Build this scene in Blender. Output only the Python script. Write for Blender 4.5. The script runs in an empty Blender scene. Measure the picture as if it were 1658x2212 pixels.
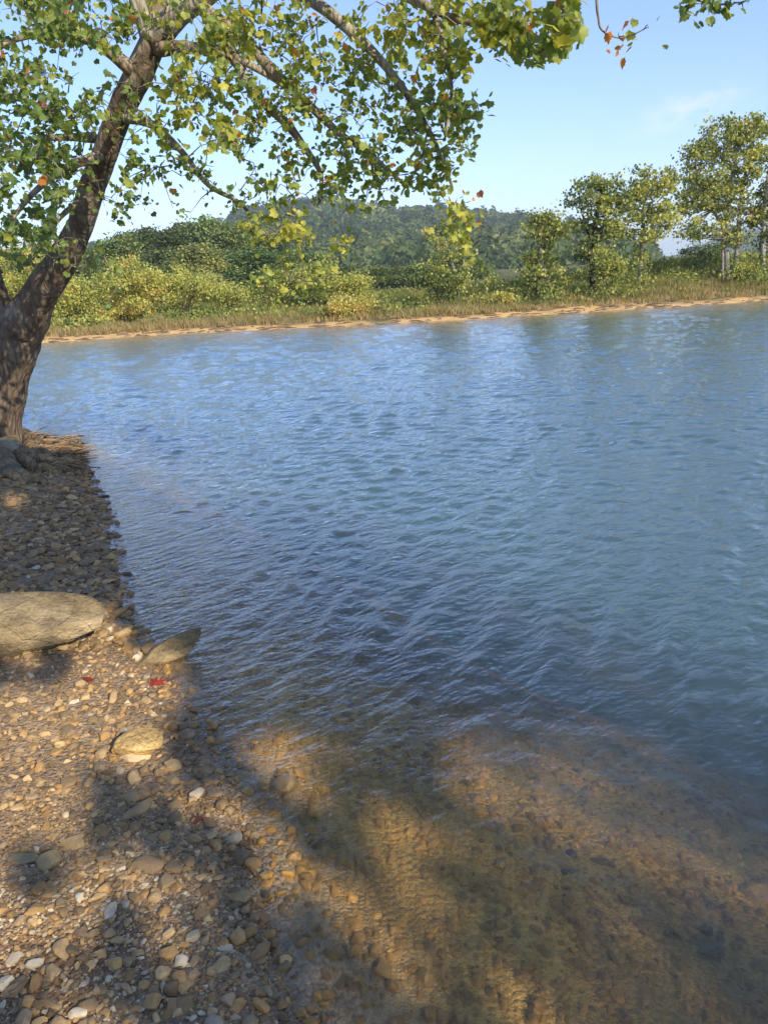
import bpy, math, random
import numpy as np
from mathutils import Vector, Matrix
random.seed(7); RNG = np.random.default_rng(11)
R = math.radians
SC = bpy.context.scene
COL = SC.collection

# ------------------------------------------------------------------ camera
FPX, EYE, PITCH, ROLL = 1670.0, 1.8, 17.2, -3.0      # focal length in px of a 1658x2212 picture
cam = bpy.data.cameras.new('camera'); camo = bpy.data.objects.new('camera', cam); COL.objects.link(camo)
cam.sensor_fit = 'VERTICAL'; cam.sensor_height = 24.0; cam.lens = 24.0 * FPX / 2212.0
cam.clip_start = 0.05; cam.clip_end = 20000
CM = Matrix.Rotation(R(90 - PITCH), 3, 'X') @ Matrix.Rotation(R(ROLL), 3, 'Z')
camo.matrix_world = Matrix.Translation((0, 0, EYE)) @ CM.to_4x4()
SC.camera = camo
CMN = np.array(CM)
# ------------------------------------------------------------------ light
SUN_EL, SUN_AZ = 31.0, math.atan2(0.60, -0.80)          # azimuth measured from +Y towards +X
SUNV = np.array([math.sin(SUN_AZ) * math.cos(R(SUN_EL)), math.cos(SUN_AZ) * math.cos(R(SUN_EL)), math.sin(R(SUN_EL))])
sl = bpy.data.lights.new('sun', 'SUN'); sl.energy = 3.7; sl.angle = R(0.55); sl.color = (1.0, 0.90, 0.71)
so = bpy.data.objects.new('sun', sl); COL.objects.link(so)
so.rotation_euler = Vector(SUNV).to_track_quat('Z', 'Y').to_euler(); so.location = (6, -10, 20)
W = bpy.data.worlds.new('World'); SC.world = W; W.use_nodes = True
nt = W.node_tree; nt.nodes.clear()
def N(t, typ, **kw):
    n = t.nodes.new(typ)
    for k, v in kw.items():
        if k.startswith('i_'):
            key = k[2:]
            n.inputs[int(key) if key.isdigit() else key.replace('_', ' ')].default_value = v
        else: setattr(n, k, v)
    return n
sky = N(nt, 'ShaderNodeTexSky', sky_type='NISHITA', sun_disc=False, sun_elevation=R(SUN_EL), sun_rotation=SUN_AZ,
        altitude=200.0, air_density=1.0, dust_density=0.15, ozone_density=5.0)
tc = N(nt, 'ShaderNodeTexCoord')
# a faint wisp of high cloud over the right-hand trees
def udir(u, v):
    d = CMN @ np.array([(u - 829) / FPX, -(v - 1106) / FPX, -1.0]); return d / np.linalg.norm(d)
wd = udir(1480, 232); wx = udir(1570, 200) - udir(1390, 265); wx /= np.linalg.norm(wx); wy = np.cross(wd, wx)
def dotn(v):
    n = N(nt, 'ShaderNodeVectorMath', operation='DOT_PRODUCT'); n.inputs[1].default_value = v
    nt.links.new(tc.outputs['Generated'], n.inputs[0]); return n.outputs['Value']
def mth(t, op, a, b=None, clamp=False):
    n = t.nodes.new('ShaderNodeMath'); n.operation = op; n.use_clamp = clamp
    for i, q in enumerate((a, b)):
        if q is None: continue
        if isinstance(q, (int, float)): n.inputs[i].default_value = q
        else: t.links.new(q, n.inputs[i])
    return n.outputs[0]
ax = mth(nt, 'DIVIDE', mth(nt, 'SUBTRACT', dotn(wx), float(wd @ wx)), 0.075)
ay = mth(nt, 'DIVIDE', mth(nt, 'SUBTRACT', dotn(wy), float(wd @ wy)), 0.022)
rr = mth(nt, 'ADD', mth(nt, 'MULTIPLY', ax, ax), mth(nt, 'MULTIPLY', ay, ay))
msk = mth(nt, 'SUBTRACT', 1.0, rr, True)
nz = N(nt, 'ShaderNodeTexNoise', i_Scale=38.0, i_Detail=6.0, i_Roughness=0.65)
mp = N(nt, 'ShaderNodeMapping'); mp.inputs['Scale'].default_value = (0.6, 1, 1.6)
nt.links.new(tc.outputs['Generated'], mp.inputs[0]); nt.links.new(mp.outputs[0], nz.inputs['Vector'])
cl = mth(nt, 'MULTIPLY', msk, mth(nt, 'MULTIPLY', mth(nt, 'SUBTRACT', nz.outputs['Fac'], 0.42, True), 3.2), True)
mixc = N(nt, 'ShaderNodeMix', data_type='RGBA'); mixc.inputs[7].default_value = (7.4, 5.8, 6.8, 1)
nt.links.new(mth(nt, 'MULTIPLY', cl, 0.32), mixc.inputs[0]); tint = N(nt, 'ShaderNodeMix', data_type='RGBA', blend_type='MULTIPLY'); tint.inputs[0].default_value = 1.0; tint.inputs[7].default_value = (0.98, 0.90, 1.0, 1)
nt.links.new(sky.outputs[0], tint.inputs[6]); nt.links.new(tint.outputs[2], mixc.inputs[6])
bg = N(nt, 'ShaderNodeBackground', i_Strength=0.15); nt.links.new(mixc.outputs[2], bg.inputs[0])
nt.links.new(bg.outputs[0], N(nt, 'ShaderNodeOutputWorld').inputs[0])
SC.view_settings.view_transform = 'Standard'; SC.view_settings.look = 'None'
SC.view_settings.gamma = 1.0; SC.view_settings.exposure = 0.74
SC.render.engine = 'CYCLES'
cy = SC.cycles
cy.max_bounces = 8; cy.diffuse_bounces = 3; cy.glossy_bounces = 3; cy.transmission_bounces = 4
cy.transparent_max_bounces = 12; cy.volume_bounces = 1; cy.caustics_reflective = False; cy.caustics_refractive = True
cy.sample_clamp_indirect = 4.0; cy.use_denoising = True

# ------------------------------------------------------------------ helpers
def P(u, v, Y):
    """point whose world y is Y, seen at (u, v) of the 1658x2212 picture"""
    d = CMN @ np.array([(u - 829) / FPX, -(v - 1106) / FPX, -1.0])
    return np.array([0, 0, EYE]) + d * (Y / d[1])
def G(u, v, z=0.0):
    d = CMN @ np.array([(u - 829) / FPX, -(v - 1106) / FPX, -1.0])
    return np.array([0, 0, EYE]) + d * ((z - EYE) / d[2])
def tag(o, label=None, cat=None, group=None, kind=None):
    if label: o['label'] = label
    if cat: o['category'] = cat
    if group: o['group'] = group
    if kind: o['kind'] = kind
    return o
def empty(name, loc):
    o = bpy.data.objects.new(name, None); COL.objects.link(o); o.location = loc; o.empty_display_size = 0.2
    return o
def mesh(name, V, F, mat, parent=None, col=None, smooth=False, loc=None):
    """V (n,3); F list of index arrays (m,k) ; col (n,3) stored as vertex colour"""
    me = bpy.data.meshes.new(name); V = np.asarray(V, dtype=np.float32)
    if loc is not None: V = V - np.asarray(loc, dtype=np.float32)
    if parent is not None and loc is None: V = V - np.array(parent.location, dtype=np.float32)
    if not isinstance(F, list): F = [F]
    F = [np.asarray(f, dtype=np.int32) for f in F if len(f)]
    nl = sum(f.size for f in F); npoly = sum(len(f) for f in F)
    me.vertices.add(len(V)); me.vertices.foreach_set('co', V.ravel())
    me.loops.add(nl); me.loops.foreach_set('vertex_index', np.concatenate([f.ravel() for f in F]))
    me.polygons.add(npoly)
    tot = np.concatenate([np.full(len(f), f.shape[1], dtype=np.int32) for f in F])
    me.polygons.foreach_set('loop_start', np.concatenate([[0], np.cumsum(tot)[:-1]]).astype(np.int32))
    me.polygons.foreach_set('loop_total', tot)
    me.polygons.foreach_set('use_smooth', np.full(npoly, smooth))
    if col is not None:
        a = me.color_attributes.new('Col', 'FLOAT_COLOR', 'POINT')
        c = np.ones((len(V), 4), dtype=np.float32); c[:, :3] = col; a.data.foreach_set('color', c.ravel())
    me.update(calc_edges=True); me.validate()
    me.materials.append(mat)
    o = bpy.data.objects.new(name, me); COL.objects.link(o)
    if loc is not None: o.location = loc
    if parent is not None: o.parent = parent
    return o
def hash3(ix, iy, iz, s=0):
    h = (ix * 374761393 + iy * 668265263 + iz * 2147483647 + s * 974634777) & 0xffffffff
    h = ((h ^ (h >> 13)) * 1274126177) & 0xffffffff
    return ((h ^ (h >> 16)) & 0xffff) / 65535.0
def vnoise(p, s=0):
    """value noise 0..1 of points (n,2) or (n,3)"""
    p = np.asarray(p, dtype=np.float64)
    if p.shape[-1] == 2: p = np.concatenate([p, np.zeros(p.shape[:-1] + (1,))], -1)
    i = np.floor(p).astype(np.int64); f = p - i; f = f * f * (3 - 2 * f); r = 0
    for dx in (0, 1):
        for dy in (0, 1):
            for dz in (0, 1):
                w = (f[..., 0] if dx else 1 - f[..., 0]) * (f[..., 1] if dy else 1 - f[..., 1]) * (f[..., 2] if dz else 1 - f[..., 2])
                r = r + w * hash3(i[..., 0] + dx, i[..., 1] + dy, i[..., 2] + dz, s)
    return r
def fbm(p, o=4, s=0):
    p = np.asarray(p, dtype=np.float64); r = 0; a = 0.5; t = 0
    for k in range(o): r = r + a * vnoise(p * 2 ** k, s + k); t += a; a *= 0.5
    return r / t
def tube(pts, rad, n=8, cap=True, wob=0.0, seed=0):
    pts = np.asarray(pts, float); rad = np.asarray(rad, float); m = len(pts)
    t = np.gradient(pts, axis=0); t /= np.linalg.norm(t, axis=1)[:, None] + 1e-9
    ref = np.array([0, 0, 1.0]) if abs(t[0][2]) < 0.9 else np.array([1.0, 0, 0])
    V = np.zeros((m, n, 3)); a = np.arange(n) * 2 * math.pi / n; u = np.cross(t[0], ref); u /= np.linalg.norm(u)
    for k in range(m):
        u = u - t[k] * (u @ t[k]); u /= np.linalg.norm(u) + 1e-9; w = np.cross(t[k], u)
        V[k] = pts[k] + rad[k] * (np.cos(a)[:, None] * u + np.sin(a)[:, None] * w)
    V = V.reshape(-1, 3)
    if wob:
        c = np.repeat(pts, n, axis=0); q = fbm(V * 6 + seed, 3, seed) - 0.5
        V = c + (V - c) * (1 + wob * 2 * q[:, None])
    i = np.arange(m - 1)[:, None] * n; j = np.arange(n)[None]; j2 = (j + 1) % n
    F = np.stack([i + j, i + j2, i + n + j2, i + n + j], -1).reshape(-1, 4)
    T = np.zeros((0, 3), int)
    if cap:
        V = np.vstack([V, pts[-1], pts[0]]); e = (m - 1) * n; k = np.arange(n); k2 = (k + 1) % n
        T = np.vstack([np.stack([e + k, e + k2, np.full(n, m * n)], -1), np.stack([k2, k, np.full(n, m * n + 1)], -1)])
    return V, F, T
class MB:
    def __init__(s): s.V = []; s.Q = []; s.T = []; s.C = []; s.n = 0
    def add(s, V, Q=None, T=None, c=(1, 1, 1)):
        s.V.append(V)
        if Q is not None and len(Q): s.Q.append(np.asarray(Q) + s.n)
        if T is not None and len(T): s.T.append(np.asarray(T) + s.n)
        c = np.asarray(c, float); s.C.append(np.tile(c, (len(V), 1)) if c.ndim == 1 else c); s.n += len(V)
    def tube(s, pts, rad, n=8, c=(1, 1, 1), **k):
        V, Q, T = tube(pts, rad, n, **k); s.add(V, Q, T, c)
    def build(s, name, mat, parent=None, smooth=False, loc=None):
        F = []
        if s.Q: F.append(np.vstack(s.Q))
        if s.T: F.append(np.vstack(s.T))
        return mesh(name, np.vstack(s.V), F, mat, parent, np.vstack(s.C), smooth, loc)
def smoothpath(pts, k=5):
    """Catmull-Rom through rows of pts (any width)"""
    p = np.asarray(pts, float); p = np.vstack([2 * p[0] - p[1], p, 2 * p[-1] - p[-2]]); out = []
    for i in range(1, len(p) - 2):
        for t in np.arange(k) / k:
            out.append(0.5 * ((2 * p[i]) + (-p[i - 1] + p[i + 1]) * t + (2 * p[i - 1] - 5 * p[i] + 4 * p[i + 1] - p[i + 2]) * t * t
                              + (-p[i - 1] + 3 * p[i] - 3 * p[i + 1] + p[i + 2]) * t ** 3))
    out.append(p[-2]); return np.array(out)

# ------------------------------------------------------------------ materials
def newmat(name):
    m = bpy.data.materials.new(name); m.use_nodes = True; t = m.node_tree; t.nodes.clear()
    return m, t, N(t, 'ShaderNodeOutputMaterial')
def colnoise(t, attr='Col', scale=8.0, lo=0.7, hi=1.25, detail=4.0, coord='Object'):
    """attribute colour times noise"""
    at = N(t, 'ShaderNodeVertexColor', layer_name=attr); tcn = N(t, 'ShaderNodeTexCoord')
    nz = N(t, 'ShaderNodeTexNoise', i_Scale=scale, i_Detail=detail, i_Roughness=0.65); t.links.new(tcn.outputs[coord], nz.inputs['Vector'])
    mr = N(t, 'ShaderNodeMapRange'); mr.inputs[1].default_value = 0.3; mr.inputs[2].default_value = 0.7
    mr.inputs[3].default_value = lo; mr.inputs[4].default_value = hi; t.links.new(nz.outputs['Fac'], mr.inputs[0])
    vm = N(t, 'ShaderNodeVectorMath', operation='SCALE'); t.links.new(at.outputs[0], vm.inputs[0]); t.links.new(mr.outputs[0], vm.inputs['Scale'])
    return vm.outputs[0], nz, tcn
def leafmat(name, trans=0.4, gloss=True, objvar=False):
    m, t, out = newmat(name)
    at = N(t, 'ShaderNodeVertexColor', layer_name='Col'); c = at.outputs[0]
    if objvar:
        oi = N(t, 'ShaderNodeObjectInfo'); hs = N(t, 'ShaderNodeHueSaturation')
        t.links.new(mth(t, 'ADD', 0.47, mth(t, 'MULTIPLY', oi.outputs['Random'], 0.05)), hs.inputs['Hue'])
        t.links.new(mth(t, 'ADD', 0.75, mth(t, 'MULTIPLY', oi.outputs['Random'], 0.5)), hs.inputs['Value'])
        t.links.new(c, hs.inputs['Color']); c = hs.outputs[0]
    d = N(t, 'ShaderNodeBsdfPrincipled', i_Roughness=0.45); d.inputs['Specular IOR Level'].default_value = 0.45 if gloss else 0.12
    tr = N(t, 'ShaderNodeBsdfTranslucent'); t.links.new(c, d.inputs['Base Color'])
    sc_ = N(t, 'ShaderNodeMix', data_type='RGBA', blend_type='MULTIPLY'); sc_.inputs[0].default_value = 1.0
    sc_.inputs[7].default_value = (1.5, 1.35, 0.55, 1); t.links.new(c, sc_.inputs[6]); t.links.new(sc_.outputs[2], tr.inputs[0])
    mx = N(t, 'ShaderNodeMixShader'); mx.inputs[0].default_value = trans
    t.links.new(d.outputs[0], mx.inputs[1]); t.links.new(tr.outputs[0], mx.inputs[2]); t.links.new(mx.outputs[0], out.inputs[0])
    return m
M_LEAF = leafmat('sycamore_leaf', 0.45)
M_FARLEAF = leafmat('far_foliage', 0.38, False)
M_WOODLEAF = leafmat('wood_foliage', 0.25, False, True)
def barkmat(name, scale, bump, lo=0.55, hi=1.35):
    m, t, out = newmat(name); c, nz, tcn = colnoise(t, scale=scale, lo=lo, hi=hi, detail=6)
    b = N(t, 'ShaderNodeBsdfPrincipled', i_Roughness=0.85); b.inputs['Specular IOR Level'].default_value = 0.15
    mpn = N(t, 'ShaderNodeMapping'); mpn.inputs['Scale'].default_value = (1, 1, 0.22); t.links.new(tcn.outputs['Object'], mpn.inputs[0])
    n2 = N(t, 'ShaderNodeTexNoise', i_Scale=scale * 4, i_Detail=6.0, i_Roughness=0.7); t.links.new(mpn.outputs[0], n2.inputs['Vector'])
    vo = N(t, 'ShaderNodeTexVoronoi', i_Scale=scale * 3.0, feature='DISTANCE_TO_EDGE'); t.links.new(mpn.outputs[0], vo.inputs['Vector'])
    h = mth(t, 'ADD', n2.outputs['Fac'], mth(t, 'MULTIPLY', mth(t, 'MINIMUM', vo.outputs['Distance'], 0.25), 1.6))
    bp = N(t, 'ShaderNodeBump', i_Strength=bump, i_Distance=0.05); t.links.new(h, bp.inputs['Height'])
    mu = N(t, 'ShaderNodeVectorMath', operation='SCALE'); t.links.new(c, mu.inputs[0])
    mr = N(t, 'ShaderNodeMapRange'); mr.inputs[1].default_value = 0.3; mr.inputs[2].default_value = 0.85; mr.inputs[3].default_value = 0.55; mr.inputs[4].default_value = 1.2
    t.links.new(h, mr.inputs[0]); t.links.new(mr.outputs[0], mu.inputs['Scale'])
    t.links.new(mu.outputs[0], b.inputs['Base Color']); t.links.new(bp.outputs[0], b.inputs['Normal']); t.links.new(b.outputs[0], out.inputs[0])
    return m
M_BARK = barkmat('sycamore_bark', 5.0, 0.9)
M_TWIG = barkmat('twig_bark', 14.0, 0.4)
def stonemat(name, spec=0.3):
    m, t, out = newmat(name); c, nz, tcn = colnoise(t, scale=22.0, lo=0.72, hi=1.25, detail=6)
    geo = N(t, 'ShaderNodeNewGeometry'); sp = N(t, 'ShaderNodeSeparateXYZ'); t.links.new(geo.outputs['Position'], sp.inputs[0])
    # stones at and below the water line are wet: darker, browner with silt, glossier
    mr = N(t, 'ShaderNodeMapRange'); mr.inputs[1].default_value = 0.0; mr.inputs[2].default_value = 0.035; t.links.new(sp.outputs['Z'], mr.inputs[0])
    wet = N(t, 'ShaderNodeMix', data_type='RGBA', blend_type='MULTIPLY'); wet.inputs[0].default_value = 1.0
    wc = N(t, 'ShaderNodeMix', data_type='RGBA'); wc.inputs[6].default_value = (0.80, 0.70, 0.52, 1); wc.inputs[7].default_value = (1, 1, 1, 1)
    t.links.new(mr.outputs[0], wc.inputs[0]); t.links.new(c, wet.inputs[6]); t.links.new(wc.outputs[2], wet.inputs[7])
    b = N(t, 'ShaderNodeBsdfPrincipled'); b.inputs['Specular IOR Level'].default_value = spec
    t.links.new(wet.outputs[2], b.inputs['Base Color'])
    t.links.new(mth(t, 'ADD', 0.35, mth(t, 'MULTIPLY', mr.outputs[0], 0.45)), b.inputs['Roughness'])
    n2 = N(t, 'ShaderNodeTexNoise', i_Scale=70.0, i_Detail=5.0); t.links.new(tcn.outputs['Object'], n2.inputs['Vector'])
    bp = N(t, 'ShaderNodeBump', i_Strength=0.5, i_Distance=0.006); t.links.new(n2.outputs['Fac'], bp.inputs['Height'])
    t.links.new(bp.outputs[0], b.inputs['Normal']); t.links.new(b.outputs[0], out.inputs[0])
    return m
M_STONE = stonemat('stone')
def bouldermat():
    m, t, out = newmat('boulder_sandstone'); c, nz, tcn = colnoise(t, scale=3.2, lo=0.55, hi=1.3, detail=8)
    b = N(t, 'ShaderNodeBsdfPrincipled', i_Roughness=0.85); b.inputs['Specular IOR Level'].default_value = 0.2
    mpn = N(t, 'ShaderNodeMapping'); mpn.inputs['Scale'].default_value = (1, 1.2, 2.0); mpn.inputs['Rotation'].default_value = (0.3, -0.5, 0.4); t.links.new(tcn.outputs['Object'], mpn.inputs[0])
    n2 = N(t, 'ShaderNodeTexNoise', i_Scale=9.0, i_Detail=9.0, i_Roughness=0.72); t.links.new(mpn.outputs[0], n2.inputs['Vector'])
    n3 = N(t, 'ShaderNodeTexNoise', i_Scale=60.0, i_Detail=4.0); t.links.new(tcn.outputs['Object'], n3.inputs['Vector'])
    vc = N(t, 'ShaderNodeTexVoronoi', i_Scale=2.6, feature='DISTANCE_TO_EDGE'); t.links.new(mpn.outputs[0], vc.inputs['Vector'])
    h = mth(t, 'ADD', n2.outputs['Fac'], mth(t, 'MULTIPLY', n3.outputs['Fac'], 0.35)); h = mth(t, 'SUBTRACT', h, mth(t, 'MULTIPLY', mth(t, 'SUBTRACT', 0.02, vc.outputs['Distance'], True), 5.0))
    bp = N(t, 'ShaderNodeBump', i_Strength=1.0, i_Distance=0.05); t.links.new(h, bp.inputs['Height'])
    mr = N(t, 'ShaderNodeMapRange'); mr.inputs[1].default_value = 0.45; mr.inputs[2].default_value = 0.85; mr.inputs[3].default_value = 0.5; mr.inputs[4].default_value = 1.25
    t.links.new(h, mr.inputs[0]); mu = N(t, 'ShaderNodeVectorMath', operation='SCALE'); t.links.new(c, mu.inputs[0]); t.links.new(mr.outputs[0], mu.inputs['Scale'])
    t.links.new(mu.outputs[0], b.inputs['Base Color']); t.links.new(bp.outputs[0], b.inputs['Normal']); t.links.new(b.outputs[0], out.inputs[0])
    return m
M_BOULDER = bouldermat()
def groundmat():
    m, t, out = newmat('shore_soil'); c, nz, tcn = colnoise(t, scale=3.0, lo=0.75, hi=1.25, detail=8)
    vo = N(t, 'ShaderNodeTexVoronoi', i_Scale=55.0, feature='F1'); vo.inputs['Randomness'].default_value = 1.0; t.links.new(tcn.outputs['Object'], vo.inputs['Vector'])
    v2 = N(t, 'ShaderNodeTexVoronoi', i_Scale=130.0, feature='F1'); t.links.new(tcn.outputs['Object'], v2.inputs['Vector'])
    sep = N(t, 'ShaderNodeSeparateColor'); t.links.new(v2.outputs['Color'], sep.inputs[0])
    s1 = N(t, 'ShaderNodeSeparateColor'); t.links.new(vo.outputs['Color'], s1.inputs[0])
    k = mth(t, 'ADD', 0.62, mth(t, 'ADD', mth(t, 'MULTIPLY', sep.outputs[0], 0.4), mth(t, 'MULTIPLY', s1.outputs[1], 0.35)))
    mu = N(t, 'ShaderNodeVectorMath', operation='SCALE'); t.links.new(c, mu.inputs[0]); t.links.new(k, mu.inputs['Scale'])
    h = mth(t, 'ADD', mth(t, 'MULTIPLY', vo.outputs['Distance'], -1.0), mth(t, 'MULTIPLY', v2.outputs['Distance'], -0.5))
    bp = N(t, 'ShaderNodeBump', i_Strength=0.9, i_Distance=0.012); t.links.new(h, bp.inputs['Height'])
    geo = N(t, 'ShaderNodeNewGeometry'); sp = N(t, 'ShaderNodeSeparateXYZ'); t.links.new(geo.outputs['Position'], sp.inputs[0])
    mr = N(t, 'ShaderNodeMapRange'); mr.inputs[1].default_value = 0.0; mr.inputs[2].default_value = 0.04; t.links.new(sp.outputs['Z'], mr.inputs[0])
    b = N(t, 'ShaderNodeBsdfPrincipled'); b.inputs['Specular IOR Level'].default_value = 0.25
    t.links.new(mth(t, 'ADD', 0.4, mth(t, 'MULTIPLY', mr.outputs[0], 0.5)), b.inputs['Roughness'])
    t.links.new(mu.outputs[0], b.inputs['Base Color']); t.links.new(bp.outputs[0], b.inputs['Normal']); t.links.new(b.outputs[0], out.inputs[0])
    return m
M_GROUND = groundmat()
def plainmat(name, rough=0.9, scale=8, lo=0.8, hi=1.2):
    m, t, out = newmat(name); c, nz, tcn = colnoise(t, scale=scale, lo=lo, hi=hi)
    b = N(t, 'ShaderNodeBsdfPrincipled', i_Roughness=rough); b.inputs['Specular IOR Level'].default_value = 0.2
    t.links.new(c, b.inputs['Base Color']); t.links.new(b.outputs[0], out.inputs[0]); return m
M_PLAIN = plainmat('dry_matter')

# ------------------------------------------------------------------ terrain
SHORE_PX = [(640, 2212), (560, 1990), (560, 1830), (470, 1640), (425, 1550), (385, 1490), (330, 1430), (270, 1350), (245, 1250), (240, 1180), (228, 1090), (190, 1030), (178, 990), (140, 955), (70, 930)]
sh = [G(*p)[:2] for p in SHORE_PX]
land = np.array([(2.6, -40.0), (1.6, -6.0), (0.35, 0.0), (-0.1, 1.0)] + [tuple(p) for p in sh] + [(-6.5, 10.6), (-9, 11.0), (-16, 10.0), (-60, 4.0), (-400, 0.0), (-400, -40.0)])
def sdland(x, y):
    """signed distance to the near bank's outline, positive on land"""
    p = np.stack([x, y], -1); d = np.full(x.shape, 1e9); ins = np.zeros(x.shape, bool); n = len(land)
    for i in range(n):
        a, b = land[i], land[(i + 1) % n]; e = b - a; w = p - a
        tt = np.clip((w @ e) / (e @ e), 0, 1); q = w - tt[..., None] * e; d = np.minimum(d, np.hypot(q[..., 0], q[..., 1]))
        c = ((a[1] <= y) & (b[1] > y)) | ((b[1] <= y) & (a[1] > y))
        xi = a[0] + (y - a[1]) / (b[1] - a[1] + 1e-12) * e[0]; ins ^= c & (x < xi)
    return np.where(ins, d, -d)
FAR_PX = [(85, 742), (250, 731), (400, 720), (600, 712), (829, 701), (960, 694), (1060, 688), (1110, 683), (1250, 676), (1450, 663), (1658, 650)]
far = np.array([G(*p)[:2] for p in FAR_PX]); far = np.vstack([[-400, -60], [-60, 17], [-22, 26.2], far, [22, 31.8], [60, 34], [400, 60]])
def shore_far(x): return np.interp(x, far[:, 0], far[:, 1])
def berm(x): return np.interp(x, [-60, -12, 0, 4, 8, 12, 16, 20, 60], [0.45, 0.45, 0.42, 0.45, 0.75, 1.15, 1.3, 1.35, 1.4])
def H(x, y):
    x = np.asarray(x, float); y = np.asarray(y, float)
    s = sdland(x, y)
    n1 = fbm(np.stack([x, y], -1) * 0.9, 3, 3) - 0.5; n2 = fbm(np.stack([x, y], -1) * 5, 3, 9) - 0.5
    sl_ = 1 + 0.28 * np.log1p(np.exp(np.clip((y - 2.0) * 2, -20, 20))) / 2; sl_ = np.minimum(sl_, 3.0); dn = np.maximum(-s, 0); up = np.where(s > 0, 0.13 * s / (1 + 0.05 * np.maximum(s, 0)), -sl_ * (0.125 * dn + 0.042 * dn * dn))
    up = np.maximum(up, -3.0)
    up = np.minimum(up, 1.2 + 0.1 * n1)
    k = np.clip(np.abs(s) / 1.0, 0.12, 1); hn = up + n1 * 0.09 * k + n2 * 0.022 * k
    t = y - shore_far(x); bt = berm(x)
    z = np.where(t < 0, 0.35 * t, np.where(t < 1.1, 0.10 * t, 0.11 + (bt * 0.45 - 0.11) * np.clip((t - 1.1) / 5, 0, 1)))
    st = np.clip((t - 6.0) / 3.5, 0, 1); z = np.where(t > 6, bt * 0.45 + bt * 0.55 * st * st * (3 - 2 * st), z)
    z = np.where(t > 12, z - np.clip((t - 12) / 30, 0, 1) * 0.2, z)
    z = np.maximum(z, -3.0) + np.where(t > 1.0, (n1 * 0.16 + n2 * 0.05) * np.clip(t - 1, 0, 1), n2 * 0.02)
    far_up = np.clip((np.hypot(x, y) - 400) / 3000, 0, 1) * 0
    return np.maximum(hn, z + far_up)
def H1(x, y): return float(H(np.array([x]), np.array([y]))[0])
def onground(u, v):
    """first hit of the view ray through (u, v) with the terrain"""
    d = udir(u, v); t = 0.8
    for _ in range(4000):
        p = np.array([0, 0, EYE]) + d * t
        if p[2] <= H1(p[0], p[1]): return p
        t += 0.01 + 0.003 * t
    return p
def graded(lo, hi, fine_lo, fine_hi, step, g=1.16):
    a = list(np.arange(fine_lo, fine_hi, step)); s = step
    while a[-1] < hi: s *= g; a.append(a[-1] + s)
    s = step; b = [a[0]]
    while b[-1] > lo: s *= g; b.append(b[-1] - s)
    return np.array(b[1:][::-1] + a)
gx = graded(-4000, 4000, -5, 4, 0.045, 1.07); gy = graded(-200, 9000, 0.4, 10, 0.05, 1.05)
X, Y = np.meshgrid(gx, gy); Z = H(X, Y); nx, ny = len(gx), len(gy)
def gridfaces(nx, ny):
    i = np.arange(nx - 1)[None] + np.arange(ny - 1)[:, None] * nx
    return np.stack([i, i + 1, i + nx + 1, i + nx], -1).reshape(-1, 4)
q = np.stack([X.ravel(), Y.ravel()], -1); zz = Z.ravel(); t_ = q[:, 1] - shore_far(q[:, 0])
def mixa(a, b, w): return np.asarray(a) * (1 - w[:, None]) + np.asarray(b) * w[:, None]
nA = np.clip((fbm(q * 1.3, 4, 21) - 0.35) * 3.3, 0, 1)
cn = mixa((0.32, 0.215, 0.125), (0.42, 0.29, 0.165), nA)                       # near bank: brown gritty soil
red = np.clip((fbm(q * 2.0, 3, 33) - 0.52) * 6, 0, 1) * np.clip((2.6 - q[:, 1]) / 1.0, 0, 1); cn = mixa(cn, (0.235, 0.125, 0.065), red)
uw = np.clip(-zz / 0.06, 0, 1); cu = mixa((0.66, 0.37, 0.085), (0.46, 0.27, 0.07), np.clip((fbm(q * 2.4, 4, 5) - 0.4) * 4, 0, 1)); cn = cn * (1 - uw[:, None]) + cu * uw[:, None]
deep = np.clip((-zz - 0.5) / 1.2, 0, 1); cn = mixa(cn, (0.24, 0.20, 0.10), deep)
nB = fbm(q * 0.5, 4, 50); cf = mixa((0.17, 0.15, 0.06), (0.12, 0.13, 0.045), np.clip((nB - 0.3) * 2.5, 0, 1))
sandw = np.clip(1 - (t_ - 1.0 - 4.5 * (fbm(q * 0.6, 3, 71) - 0.5)) / 0.6, 0, 1); cf = mixa(cf, (0.72, 0.455, 0.185), sandw)
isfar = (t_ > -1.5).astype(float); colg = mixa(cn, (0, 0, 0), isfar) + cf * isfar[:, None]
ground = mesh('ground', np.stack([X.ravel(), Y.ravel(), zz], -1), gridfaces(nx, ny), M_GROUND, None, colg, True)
tag(ground, 'brown gravelly lake bank, lake bed and grassy far bank', None, None, 'structure')

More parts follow.
